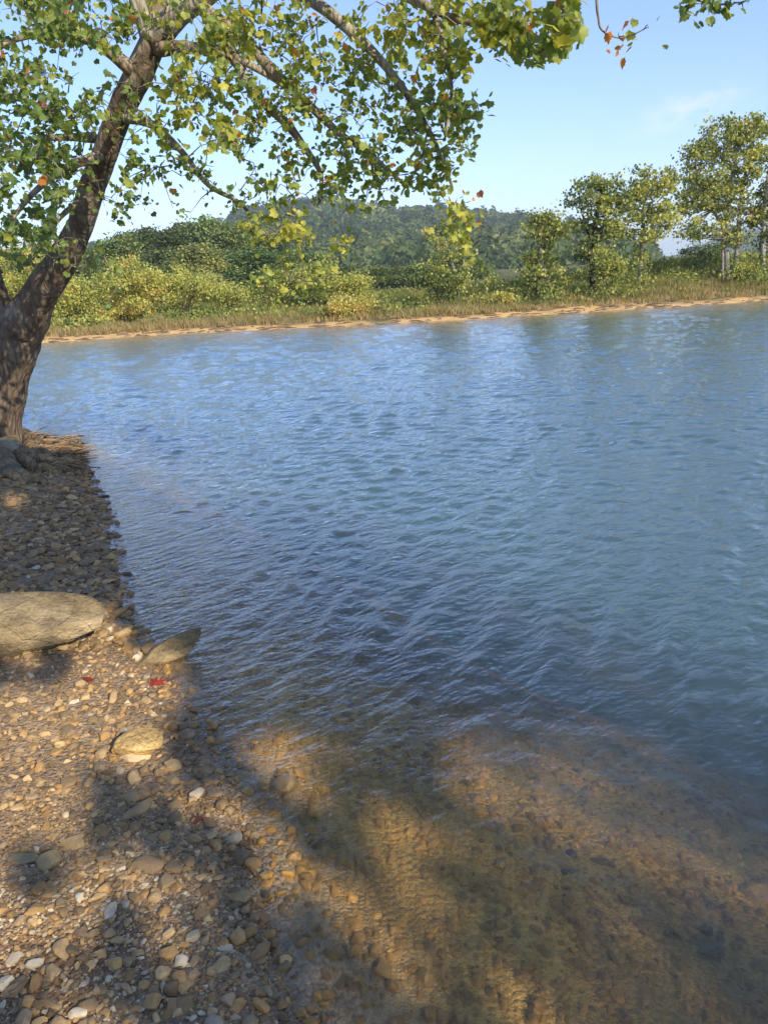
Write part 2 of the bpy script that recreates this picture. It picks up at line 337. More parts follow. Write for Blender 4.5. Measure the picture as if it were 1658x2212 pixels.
# ------------------------------------------------------------------ water
def watermat():
    m, t, out = newmat('lake_water'); g = N(t, 'ShaderNodeNewGeometry'); tcn = N(t, 'ShaderNodeTexCoord')
    def layer(scale, angle, sx, sy, detail, seed, rough=0.5, dist=0.0):
        mpn = N(t, 'ShaderNodeMapping'); mpn.vector_type = 'TEXTURE'; mpn.inputs['Rotation'].default_value = (0, 0, R(angle)); mpn.inputs['Scale'].default_value = (1 / sx, 1 / sy, 1); mpn.inputs['Location'].default_value = (seed, seed * 0.7, seed)
        t.links.new(tcn.outputs['Object'], mpn.inputs[0])
        nz = N(t, 'ShaderNodeTexNoise', i_Scale=scale, i_Detail=detail, i_Roughness=rough, i_Distortion=dist); t.links.new(mpn.outputs[0], nz.inputs['Vector'])
        return nz.outputs['Fac']
    w3 = layer(15.0, 40, 0.5, 1.0, 3.0, 5.0)             # the finest ripples ride on the modelled waves
    w5 = layer(36.0, 15, 0.6, 1.0, 2.0, 15.0)
    h = mth(t, 'ADD', mth(t, 'MULTIPLY', w3, 0.018), mth(t, 'MULTIPLY', w5, 0.0055))
    sp = N(t, 'ShaderNodeSeparateXYZ'); t.links.new(g.outputs['Position'], sp.inputs[0])
    amp = N(t, 'ShaderNodeMapRange'); amp.inputs[1].default_value = 1.5; amp.inputs[2].default_value = 3.8; amp.inputs[3].default_value = 0.3; amp.inputs[4].default_value = 1.0
    t.links.new(sp.outputs['Y'], amp.inputs[0]); h = mth(t, 'MULTIPLY', h, amp.outputs[0])
    bp = N(t, 'ShaderNodeBump', i_Strength=1.0, i_Distance=1.0); t.links.new(h, bp.inputs['Height'])
    dp = N(t, 'ShaderNodeVectorMath', operation='DOT_PRODUCT'); t.links.new(g.outputs['Incoming'], dp.inputs[0]); t.links.new(bp.outputs[0], dp.inputs[1])
    c = mth(t, 'ABSOLUTE', dp.outputs['Value']); f = mth(t, 'POWER', mth(t, 'SUBTRACT', 1.0, c, True), 3.7)
    f = mth(t, 'ADD', 0.02, mth(t, 'MULTIPLY', f, 0.98), True)
    gl = N(t, 'ShaderNodeBsdfGlossy', i_Roughness=0.03); gl.inputs[0].default_value = (0.97, 0.98, 1.0, 1); t.links.new(bp.outputs[0], gl.inputs['Normal'])
    tr = N(t, 'ShaderNodeBsdfTransparent'); tr.inputs[0].default_value = (0.98, 0.99, 0.99, 1)
    rf = N(t, 'ShaderNodeBsdfRefraction', i_Roughness=0.0, i_IOR=1.33); rf.inputs[0].default_value = (0.98, 0.99, 0.99, 1); t.links.new(bp.outputs[0], rf.inputs['Normal'])
    m0 = N(t, 'ShaderNodeMixShader'); m0.inputs[0].default_value = 0.28; t.links.new(tr.outputs[0], m0.inputs[1]); t.links.new(rf.outputs[0], m0.inputs[2])
    mx = N(t, 'ShaderNodeMixShader'); t.links.new(f, mx.inputs[0]); t.links.new(m0.outputs[0], mx.inputs[1]); t.links.new(gl.outputs[0], mx.inputs[2])
    t.links.new(mx.outputs[0], out.inputs['Surface'])
    sc_ = N(t, 'ShaderNodeVolumeScatter'); sc_.inputs['Color'].default_value = (0.27, 0.48, 0.60, 1); sc_.inputs['Density'].default_value = 0.55
    ab = N(t, 'ShaderNodeVolumeAbsorption'); ab.inputs['Color'].default_value = (0.60, 0.68, 0.62, 1); ab.inputs['Density'].default_value = 0.80
    ad = N(t, 'ShaderNodeAddShader'); t.links.new(sc_.outputs[0], ad.inputs[0]); t.links.new(ab.outputs[0], ad.inputs[1]); t.links.new(ad.outputs[0], out.inputs['Volume'])
    return m
bf = np.array([[0, 1, 2, 3], [7, 6, 5, 4], [0, 4, 5, 1], [1, 5, 6, 2], [2, 6, 7, 3], [3, 7, 4, 0]])
def water_grid():
    xa = list(np.arange(0, 3.2, 0.032))
    while xa[-1] < 20: xa.append(xa[-1] + max(0.032, 0.0085 * xa[-1]))
    while xa[-1] < 300: xa.append(xa[-1] * 1.25)
    xs = np.array([-q for q in xa[:0:-1]] + xa); ya = [1.0]
    while ya[-1] < 33: ya.append(ya[-1] + max(0.02, 0.0055 * ya[-1]))
    ys = np.array([-35, -20, -10, -5, -2, -1, 0, 0.5] + ya + [40, 60]); Xw, Yw = np.meshgrid(xs, ys); x = Xw.ravel(); y = Yw.ravel(); sx = np.maximum(0.032, 0.0085 * np.abs(x)); sy = np.maximum(0.02, 0.0055 * np.abs(y)); st = np.maximum(sx * 0.8, sy)
    r = np.random.default_rng(77); z = np.zeros(len(x)); q = np.stack([x, y], -1); offs = sdland(x, y); dep = np.clip(-offs / 0.9, 0.0, 1)
    patch = 0.7 + 0.6 * fbm(q * 0.45, 2, 8); p2 = fbm(q * np.array([0.8, 0.5]) + 40, 2, 81)
    near = np.clip((8.5 - y) / 4.5, 0, 1); warp = 0.35 * (fbm(q * 0.7, 2, 60) - 0.5); warp2 = 0.35 * (fbm(q * 0.7 + 9, 2, 61) - 0.5)
    for fam, n in ((0, 26), (1, 46), (2, 30)):
        for _ in range(n):
            lam = math.exp(r.uniform(math.log(0.10), math.log(0.38 if fam == 0 else 0.34))) if fam < 2 else r.uniform(0.35, 0.85); k = 2 * math.pi / lam
            a = R(r.normal(-26, 16)) if fam == 0 else R(r.normal(72, 34)); slope = (0.040 if fam == 0 else 0.039) * (1.0 if lam < 0.4 else 0.7); ph = r.uniform(0, 6.28)
            w = np.clip((lam / st - 2.2) / 2.0, 0, 1) * (near * (0.45 + 1.1 * p2) if fam == 0 else (0.32 + 0.9 * (1 - near)) * patch if fam == 1 else np.clip((y - 6) / 12, 0, 1) * patch * 0.95)
            z += w * slope / k * np.sin(k * ((x + warp) * math.cos(a) + (y + warp2) * math.sin(a)) + ph)
    z = np.where(z > 0, z * 1.25, z * 0.85) * dep * np.clip((y - 0.6) / 2.6, 0.35, 1) * ((y > 0.9) & (y < 34) & (np.abs(x) < 40)); nx, ny = len(xs), len(ys)
    V = np.stack([x, y, z], -1); idx = np.arange(nx * ny).reshape(ny, nx); loop = np.concatenate([idx[0, :-1], idx[:-1, -1], idx[-1, :0:-1], idx[:0:-1, 0]]); m = len(loop); n0 = nx * ny
    low = V[loop].copy(); low[:, 2] = -5; V = np.vstack([V, low]); b = n0 + np.arange(m); side = np.stack([loop, b, np.roll(b, -1), np.roll(loop, -1)], -1)
    return V, [gridfaces(nx, ny), side, b[::-1][None]]
WV, WF = water_grid()
water = mesh('water', WV, WF, watermat(), None, None, True); tag(water, 'rippled blue green lake water', None, None, 'structure')

# ------------------------------------------------------------------ stones
def ico(sub):
    import bmesh
    b = bmesh.new(); bmesh.ops.create_icosphere(b, subdivisions=sub, radius=1.0)
    V = np.array([v.co[:] for v in b.verts]); F = np.array([[v.index for v in f.verts] for f in b.faces]); b.free(); return V, F
ICO = {k: ico(k) for k in (2, 3, 4, 5)}
def stone_shape(sub, seed, flat=0.55, planes=11, rough=0.06):
    r = np.random.default_rng(seed); V, F = ICO[sub]; V = V.copy()
    for _ in range(planes):                     # broken faces
        n = r.normal(size=3); n /= np.linalg.norm(n); d = r.uniform(0.42, 0.8); e = np.maximum(V @ n - d, 0); V -= e[:, None] * n * 0.92
    V *= 1 + rough * 2 * (fbm(V * 1.8 + seed, 3, seed) - 0.5)[:, None]
    V[:, 2] *= flat; V[:, 0] *= r.uniform(0.95, 1.35); V[:, 1] *= r.uniform(0.7, 0.95)
    return V / np.abs(V[:, :2]).max(), F
def block_shape(sub, seed, e=0.55, lump=0.16):
    r = np.random.default_rng(seed); V, F = ICO[sub]; V = np.sign(V) * np.abs(V) ** e; V /= np.linalg.norm(V, axis=1)[:, None] ** 0.35
    for _ in range(5):
        n = r.normal(size=3) * [1, 1, 1.4]; n /= np.linalg.norm(n); ex = np.maximum(V @ n - r.uniform(0.8, 1.0), 0); V = V - ex[:, None] * n * 0.85
    V = V * (1 + lump * 2 * (fbm(V * 1.6 + seed, 4, seed) - 0.5))[:, None] + 0.05 * (fbm(V * np.array([2.5, 2.5, 9]) + seed, 4, seed + 1) - 0.5)[:, None] * V
    return V / np.abs(V).max(axis=0), F
def rotm(rz, tx=0.0, ty=0.0):
    return np.array(Matrix.Rotation(rz, 3, 'Z') @ Matrix.Rotation(tx, 3, 'X') @ Matrix.Rotation(ty, 3, 'Y'))
PAL = np.array([(0.30, 0.215, 0.125), (0.37, 0.27, 0.155), (0.22, 0.155, 0.09), (0.34, 0.22, 0.105), (0.28, 0.21, 0.14), (0.43, 0.32, 0.18), (0.18, 0.135, 0.085), (0.38, 0.25, 0.115)])
PAL = PAL * np.array([1.22, 1.11, 0.92])
PALW = np.array([(0.58, 0.46, 0.28), (0.46, 0.37, 0.25), (0.64, 0.53, 0.36)])
SUBC = np.array([(0.55, 0.325, 0.085), (0.42, 0.26, 0.075), (0.62, 0.36, 0.09), (0.28, 0.18, 0.06), (0.48, 0.30, 0.085)])
def wet_colour(c, z, r):
    """stones lying under water wear a coat of brown silt"""
    return c if z > 0.0 else c * 0.25 + SUBC[r.integers(len(SUBC))] * 0.75
# --- individual stones named one by one:  (name, label, category, u, v, width px, height-over-width, rz, tilt, colour, sub, flat, sink)
def px_size(p): return np.linalg.norm(p - np.array([0, 0, EYE])) / FPX
STONE_SPOTS = []
def put_stone(name, label, cat, u, v, w, d, h, rz, col, seed, sub=3, mat=None, sink=0.3, planes=9, tx=0, ty=0, group=None, rough=0.06):
    p = onground(u, v); k = px_size(p) * 0.5; col = np.array(col) * np.array([1.22, 1.04, 0.8])
    V, F = stone_shape(sub, seed, 1.0, planes, rough); V = V / np.abs(V).max(axis=0); V *= np.array([w * k, d * k, h * k]); V = V @ rotm(rz, tx, ty).T
    V = V + p + np.array([0, 0, h * k * (1 - 2 * sink)])
    o = mesh(name, V, F, mat or M_STONE, None, np.tile(col, (len(V), 1)), sub >= 4, p); tag(o, label, cat, group); STONE_SPOTS.append((p[0], p[1], max(w, d) * k)); return o
# the big boulder that comes in from the left
def boulder():
    base = onground(60, 1405); cx = G(90, 1352, 0.28); V, F = block_shape(5, 83)
    L, Wd, Ht = 0.56, 0.22, 0.128
    V *= np.array([L, Wd, Ht]); sx = V[:, 0] / L
    V[:, 2] *= 1 - 0.08 * np.clip(sx, 0, 1) ** 1.5; V[:, 1] *= 1 - 0.1 * np.clip(sx, 0, 1) ** 2
    V[:, 2] += 0.012 * (fbm(V * np.array([5, 5, 22]), 4, 4) - 0.5) * 2
    V = V @ rotm(R(14), 0, R(3)).T
    bc = G(-20, 1342, 0.22); V += np.array([bc[0], bc[1], H1(bc[0], bc[1]) + 0.12])
    n = fbm(V * 7, 5, 8)
    col = mixa((0.40, 0.29, 0.15), (0.62, 0.47, 0.27), np.clip((n - 0.35) * 3, 0, 1)); st = np.clip((fbm(V * np.array([3, 3, 9]) + 9, 4, 18) - 0.55) * 8, 0, 1); col = mixa(col, (0.14, 0.11, 0.075), st * 0.7)
    o = mesh('boulder', V, F, M_BOULDER, None, col, True, np.array([V[:, 0].mean(), V[:, 1].mean(), V[:, 2].min()]))
    tag(o, 'big tan sandstone boulder lying on the gravel at the left edge, below the tree', 'boulder'); STONE_SPOTS.append((V[:, 0].mean(), V[:, 1].mean(), 0.55)); return V
BV = boulder()
def wedge():
    V, F = stone_shape(4, 33, 1.0, 9, 0.10); V = V / np.abs(V).max(axis=0); c = G(362, 1408, 0.03)
    V *= np.array([0.215, 0.085, 0.085]); s = V[:, 0] / 0.215; V[:, 2] *= 0.62 + 0.38 * s; V[:, 1] *= 0.75 + 0.25 * s
    V = V @ rotm(R(26), 0, R(-9)).T + c; n = fbm(V * 14, 4, 8)
    o = mesh('rock', V, F, M_BOULDER, None, mixa((0.38, 0.27, 0.13), (0.55, 0.40, 0.20), np.clip((n - 0.35) * 3, 0, 1)), True, c - np.array([0, 0, 0.05]))
    tag(o, 'wedge shaped brown rock at the waterline right of the big boulder', 'rock'); STONE_SPOTS.append((c[0], c[1], 0.16))
wedge()
SP = [
 ('rock', 'pale yellow lumpy rock on the gravel between boulder and bottom edge', 'rock', 302, 1622, 100, 92, 62, 0.3, (0.78, 0.60, 0.30), 5, 5, 0.30),
 ('stone', 'flat white faced stone leaning on the pale yellow rock', 'stone', 292, 1643, 62, 30, 22, 0.1, (0.52, 0.45, 0.33), 15, 3, 0.2),
 ('stone', 'long slanting grey brown stone pointing up towards the water', 'stone', 306, 1752, 92, 30, 24, 0.95, (0.30, 0.235, 0.15), 25, 3, 0.2),
 ('stone', 'flat grey brown stone just above the long slanting stone', 'stone', 290, 1727, 66, 26, 18, 0.05, (0.29, 0.24, 0.165), 26, 3, 0.2),
 ('stone', 'oval grey brown stone touching the waterline at the dark wet edge', 'stone', 398, 1592, 50, 36, 26, -0.1, (0.25, 0.205, 0.15), 35, 3, 0.3),
 ('stone', 'tan angular stone alone at the water edge near the bottom', 'stone', 512, 1942, 56, 40, 28, -0.2, (0.31, 0.255, 0.155), 45, 3, 0.3),
 ('stone', 'reddish brown stone just under water below the lone tan stone', 'stone', 563, 1992, 44, 46, 20, 0.4, (0.30, 0.19, 0.11), 55, 3, 0.3),
 ('stone', 'blocky square stone under shallow water off the gravel point', 'stone', 617, 1714, 76, 60, 40, 0.5, (0.27, 0.22, 0.14), 65, 3, 0.3),
 ('stone', 'drum shaped tan stone on the gravel near the left edge', 'stone', 104, 1866, 52, 44, 36, -0.5, (0.36, 0.29, 0.18), 75, 3, 0.25),
 ('stone', 'flat greenish stone left of the drum shaped stone', 'stone', 52, 1862, 66, 34, 18, -0.2, (0.27, 0.24, 0.16), 76, 3, 0.25),
 ('stone', 'small white angular stone on sunlit silt beside the water', 'stone', 425, 1722, 36, 30, 22, 0.6, (0.62, 0.55, 0.43), 85, 3, 0.2),
 ('stone', 'round tan stone on the gravel below the pale yellow rock', 'stone', 372, 1662, 38, 34, 26, 0.0, (0.40, 0.32, 0.19), 95, 3, 0.25),
 ('stone', 'square tan stone on the reddish gravel left of centre', 'stone', 158, 1826, 46, 42, 30, 0.2, (0.36, 0.28, 0.165), 96, 3, 0.3),
 ('stone', 'broad flat olive stone lying above the round brown slab', 'stone', 335, 1812, 68, 26, 18, 0.25, (0.29, 0.24, 0.15), 97, 3, 0.25),
 ('stone', 'round flat brown slab half sunk in the gravel', 'stone', 318, 1868, 66, 60, 24, 0.3, (0.27, 0.205, 0.13), 98, 3, 0.4),
 ('stone', 'dark cube shaped stone below the round brown slab', 'stone', 358, 1912, 42, 38, 32, 0.5, (0.29, 0.23, 0.15), 99, 3, 0.25),
 ('stone', 'rusty red blocky stone at the sandy water edge', 'stone', 422, 1818, 26, 30, 28, 0.9, (0.34, 0.25, 0.15), 100, 3, 0.25),
 ('stone', 'pale pointed stone in the white chip gravel near the bottom', 'stone', 414, 2030, 34, 26, 24, 0.5, (0.45, 0.40, 0.30), 101, 3, 0.25),
 ('stone', 'tan brick shaped stone lying on reddish soil near the bottom', 'stone', 218, 2064, 40, 26, 18, 0.05, (0.40, 0.31, 0.18), 102, 3, 0.25),
 ('stone', 'flat brown stone sunk in red soil in the bottom left corner', 'stone', 108, 2172, 52, 34, 16, -0.5, (0.28, 0.215, 0.13), 103, 3, 0.35),
 ('stone', 'large flat stone standing half out of the gravel above the waterline stones', 'stone', 420, 1570, 30, 24, 20, 0.2, (0.29, 0.24, 0.17), 104, 3, 0.25),
 ('stone', 'lone pinkish stone poking out of the water near shore', 'stone', 463, 1573, 22, 22, 22, 0.2, (0.40, 0.30, 0.21), 105, 3, 0.1),
 ('stone', 'wide tan stone awash just offshore of the lone pinkish stone', 'stone', 482, 1606, 60, 30, 16, -0.1, (0.36, 0.26, 0.14), 106, 3, 0.4),
 ('stone', 'big rounded stone under the water near the right edge', 'stone', 1640, 1945, 60, 50, 34, 0.2, (0.42, 0.33, 0.17), 107, 3, 0.3),
 ('stone', 'rounded dark stone under the water in the lower right', 'stone', 1530, 2055, 56, 50, 34, 0.4, (0.20, 0.165, 0.10), 108, 3, 0.3),
 ('stone', 'long submerged stone slab lying level in the middle of the shallows', 'stone', 1290, 1862, 90, 26, 16, -0.05, (0.25, 0.2, 0.11), 109, 3, 0.3),
 ('rock', 'sandy brown rock slab under the water right of the wedge shaped rock', 'rock', 845, 1478, 175, 290, 22, 0.25, (0.36, 0.25, 0.12), 110, 4, 0.35),
]
for (nm, lab, cat, u, v, w, d, h, rz, c, sd, sub, sk) in SP:
    put_stone(nm, lab, cat, u, v, w, d, h, rz, np.array(c), sd, sub, M_BOULDER if nm == 'rock' else None, sk, rough=0.2 if nm == 'rock' else 0.07)
# --- loose stones: 250 larger ones as individuals, the countless rest as gravel
SHAPES = [stone_shape(3, 200 + i, RNG.uniform(0.38, 0.8)) for i in range(14)]
SH_ME = {}
def ground_at(xy): return H(xy[:, 0], xy[:, 1])
def visible_px(p):
    q = (p - np.array([0, 0, EYE])) @ CMN; return 829 + FPX * q[:, 0] / -q[:, 2], 1106 - FPX * q[:, 1] / -q[:, 2]
def scatter_px(n, poly, rng):
    """random points of the terrain seen inside a pixel box"""
    u = rng.uniform(poly[0], poly[2], n); v = rng.uniform(poly[1], poly[3], n)
    g = np.array([G(a, b, 0.0) for a, b in zip(u, v)]); g[:, 2] = H(g[:, 0], g[:, 1]); return g
def clear_of(p, spots, r): return all((p[0] - a) ** 2 + (p[1] - b) ** 2 > (c * 0.9 + r) ** 2 for a, b, c in spots)
spots = list(STONE_SPOTS); made = {'shore': 0, 'bed': 0}
cand = scatter_px(5000, (0, 1450, 1658, 2330), RNG)
for p in cand:
    on = p[2] > 0.004; key = 'shore' if on else 'bed'
    if made[key] >= (190 if on else 95) or p[2] < -0.42: continue
    s = (0.015 + 0.027 * RNG.random() ** 1.4 if on else RNG.uniform(0.016, 0.034))
    if on and vnoise(p[None, :2] * 1.7, 61)[0] < 0.38 and RNG.random() < 0.6: continue
    if not clear_of(p, spots, s * 0.8): continue
    spots.append((p[0], p[1], s)); k = RNG.integers(len(SHAPES)); c = PAL[RNG.integers(len(PAL))] * RNG.uniform(0.85, 1.2)
    if RNG.random() < 0.06 and on: c = PALW[RNG.integers(3)] * 0.9
    c = wet_colour(c, p[2], RNG); V, F = SHAPES[k]
    V = (V * s) @ rotm(RNG.uniform(0, 6.3), RNG.normal(0, 0.15), RNG.normal(0, 0.15)).T; V = V + p + np.array([0, 0, s * 0.12])
    o = mesh('stone', V, F, M_STONE, None, np.tile(c, (len(V), 1)), False, p)
    if on: tag(o, 'loose angular brown stone lying among the dry gravel of the bank', 'stone', 'loose stones on the gravel bank')
    else: tag(o, 'silt coated brown stone lying under the shallow water', 'stone', 'stones under the shallow water')
    made[key] += 1
def gravel(name, label, pts, sizes, cols, seed, mat, sub=2, flat=(0.3, 0.75), emb=0.15):
    r = np.random.default_rng(seed); base = [stone_shape(sub, 500 + seed * 20 + i, r.uniform(*flat), 10, 0.05) for i in range(16)]
    VV, CC, FF = [], [], []; F0 = base[0][1]; n = len(pts); idx = r.integers(16, size=n); B = np.stack([b[0] for b in base])
    a = r.uniform(0, 2 * math.pi, n); tx = r.normal(0, 0.28, n); V = B[idx] * sizes[:, None, None]
    ca, sa, ct, st = np.cos(a)[:, None], np.sin(a)[:, None], np.cos(tx)[:, None], np.sin(tx)[:, None]
    x, y, z = V[..., 0], V[..., 1], V[..., 2]; y, z = y * ct - z * st, y * st + z * ct; x, y = x * ca - y * sa, x * sa + y * ca
    V = np.stack([x, y, z], -1) + pts[:, None] + np.array([0, 0, 1]) * (sizes * emb)[:, None, None]
    m = V.shape[1]; F = (F0[None] + (np.arange(n) * m)[:, None, None]).reshape(-1, 3)
    o = mesh(name, V.reshape(-1, 3), F, mat, None, np.repeat(cols, m, axis=0), False); tag(o, label, None, None, 'stuff'); return o
def gravel_cols(n, p, r, white=0.07):
    c = PAL[r.integers(len(PAL), size=n)] * r.uniform(0.7, 1.25, n)[:, None]
    w = r.random(n) < white * np.clip((vnoise(p[:, :2] * 2.3, 77) - 0.3) * 3, 0.1, 2); c[w] = PALW[r.integers(3, size=w.sum())]; return c
def sample_area(n, x0, x1, y0, y1, r, f):
    x = r.uniform(x0, x1, n); y = y0 + (y1 - y0) * r.random(n) ** 1.0; p = np.stack([x, y, H(x, y)], -1); u, v = visible_px(p)
    return p[f(p, u, v)]
rg = np.random.default_rng(3)
inframe = lambda u, v: (u > -120) & (u < 1780) & (v < 2420)
p = sample_area(16500, -3.6, 0.2, 1.1, 4.2, rg, lambda p, u, v: (p[:, 2] > -0.004) & inframe(u, v))
bare = fbm(p[:, :2] * 1.5, 3, 33); keep = rg.random(len(p)) < np.clip(1.45 - 1.5 * np.clip((bare - 0.5) * 5, 0, 1) * (p[:, 1] < 2.6), 0.2, 1); p = p[keep]
s = rg.gamma(3.0, 0.0038, len(p)).clip(0.005, 0.026); gravel('gravel', 'coarse brown and white gravel of the near bank', p, s, gravel_cols(len(p), p, rg), 1, M_STONE)
p = sample_area(17000, -6.5, -1.0, 3.6, 8.6, rg, lambda p, u, v: (p[:, 2] > -0.02) & inframe(u, v))
s = rg.gamma(4.0, 0.0058, len(p)).clip(0.01, 0.06); gravel('gravel', 'brown gravel of the bank between boulder and tree', p, s, gravel_cols(len(p), p, rg, 0.05) * 0.95, 2, M_STONE)
p = sample_area(42000, -1.4, 1.9, 1.1, 2.4, rg, lambda p, u, v: (p[:, 2] > -0.0) & inframe(u, v)); c = gravel_cols(len(p), p, rg, 0.22)
s = rg.gamma(3.0, 0.0016, len(p)).clip(0.0025, 0.011); gravel('gravel', 'fine grit and white chips in the soil of the near bank', p, s, c, 3, M_STONE)
p = sample_area(19000, -2.2, 3.2, 1.1, 5.2, rg, lambda p, u, v: (p[:, 2] <= -0.002) & (rg.random(len(p)) < np.clip((p[:, 2] + 1.1) / 0.85, 0, 1) ** 1.3) & inframe(u, v))
c = PAL[rg.integers(len(PAL), size=len(p))] * 0.25 + SUBC[rg.integers(5, size=len(p))] * rg.uniform(0.6, 1.0, len(p))[:, None]
s = rg.gamma(3.0, 0.0045, len(p)).clip(0.006, 0.026); gravel('gravel', 'silt coated gravel under the shallow water', p, s, c, 4, M_STONE, emb=0.05)

# ------------------------------------------------------------------ leaves
LO = [(0, -0.06), (0.20, -0.10), (0.44, -0.10), (0.45, 0.08), (0.60, 0.22), (0.46, 0.34), (0.46, 0.54), (0.27, 0.52), (0.16, 0.66), (0, 0.84)]
LEAF2 = np.array(LO + [(-x, y) for x, y in LO[1:-1]][::-1] ); LEAF2 = np.hstack([LEAF2, -0.22 * np.abs(LEAF2[:, :1]) - 0.18 * (LEAF2[:, 1:] - 0.2) ** 2])
LEAFV = np.vstack([[0, 0.2, 0.03], LEAF2]); nL = len(LEAF2)
LEAFF = np.array([[0, 1 + i, 1 + (i + 1) % nL] for i in range(nL)])
def frames(n, r, up=0.3, droop=0.5):
    """random orthonormal frames: axis Y = leaf direction (drooping), Z = leaf normal"""
    d = r.normal(size=(n, 3)); d[:, 2] -= droop * 2; d /= np.linalg.norm(d, axis=1)[:, None]
    z = r.normal(size=(n, 3)); z[:, 2] += up * 3; z -= d * (z * d).sum(1)[:, None]; z /= np.linalg.norm(z, axis=1)[:, None]
    return np.stack([np.cross(d, z), d, z], 1)
def leaves(pts, size, cols, r, parent, name='crown', mat=M_LEAF, V0=LEAFV, F0=LEAFF, up=0.3, droop=0.5):
    n = len(pts); fr = frames(n, r, up, droop); V = np.einsum('vi,nij->nvj', V0, fr) * size[:, None, None] + pts[:, None]
    m = len(V0); F = (F0[None] + (np.arange(n) * m)[:, None, None]).reshape(-1, F0.shape[1])
    return mesh(name, V.reshape(-1, 3), F, mat, parent, np.repeat(cols, m, axis=0), False)
LP = 1.32 * np.array([0.012, 0.008, 0.018]) + 1.30 * np.array([(0.085, 0.14, 0.028), (0.12, 0.185, 0.033), (0.165, 0.225, 0.038), (0.24, 0.28, 0.042), (0.34, 0.34, 0.05), (0.42, 0.40, 0.06), (0.52, 0.20, 0.035), (0.34, 0.10, 0.05)])
def leafcols(n, r, yel, org=0.01):
    """yel 0: deep green, 1: yellow"""
    k = np.clip(r.normal(0.8 + yel * 3.6, 1.0, n), 0, 5).round().astype(int); k[r.random(n) < org] = 6; k[r.random(n) < org * 0.4] = 7
    return LP[k] * r.uniform(0.8, 1.25, n)[:, None]

# ------------------------------------------------------------------ the big sycamore
TB = P(-20, 955, 8.7); TB[2] = H1(TB[0], TB[1]) - 0.05
syc = empty('sycamore_tree', TB); tag(syc, 'large leaning sycamore with dark mottled trunk and leafy boughs drooping over the water', 'tree')
BK = np.array((0.20, 0.145, 0.10)); PALE = np.array((0.40, 0.35, 0.27))
def limb_pts(rows): return smoothpath([list(P(u, v, y)) + [r] for u, v, y, r in rows], 6)
trunk_rows = [(-28, 985, 8.7, .42), (-26, 940, 8.7, .355), (-18, 870, 8.7, .345), (-5, 800, 8.7, .335), (22, 735, 8.7, .31), (55, 690, 8.65, .25), (80, 650, 8.6, .19), (103, 610, 8.5, .168), (138, 556, 8.4, .148), (170, 495, 8.3, .128), (198, 410, 8.1, .124), (228, 330, 7.9, .112), (258, 245, 7.7, .112), (300, 160, 7.5, .115), (330, 90, 7.4, .105)]
T = limb_pts(trunk_rows); mb = MB()
def trunkcol(V, pale):
    n = fbm(V * 4.5, 4, 91); w = np.clip((n - 0.56) * 9, 0, 1) * pale; return mixa(BK, PALE, w)
V, Q, Tr = tube(T[:, :3], T[:, 3], 22, wob=0.13, seed=4); hgt = np.clip((V[:, 2] - 1.0) / 3.0, 0, 1); mb.add(V, Q, Tr, trunkcol(V, 0.25 + 0.6 * hgt))
L2 = limb_pts([(28, 760, 8.7, .24), (12, 700, 8.65, .17), (-14, 640, 8.6, .145), (-34, 560, 8.5, .13), (-60, 450, 8.4, .12), (-120, 300, 8.2, .1)])
V, Q, Tr = tube(L2[:, :3], L2[:, 3], 16, wob=0.12, seed=5); mb.add(V, Q, Tr, trunkcol(V, 0.3))
L3 = limb_pts([(-30, 900, 8.75, .2), (-62, 800, 8.9, .2), (-60, 700, 9.1, .16), (-90, 560, 9.3, .13)])
V, Q, Tr = tube(L3[:, :3], L3[:, 3], 14, wob=0.12, seed=6); mb.add(V, Q, Tr, trunkcol(V, 0.3))
for (u, v, s) in [(40, 705, .19), (70, 672, .1), (197, 395, .06), (252, 262, .07), (318, 118, .1)]:       # burls and knots
    Vb, Fb = ICO[3]; c = P(u, v, 8.55 if v > 600 else 7.75); Vb = Vb * s * (1 + 0.5 * (fbm(Vb * 2 + u, 3, 7) - 0.5))[:, None] + c; mb.add(Vb, None, Fb, trunkcol(Vb, 0.1))
mb.build('trunk', M_BARK, syc, True)
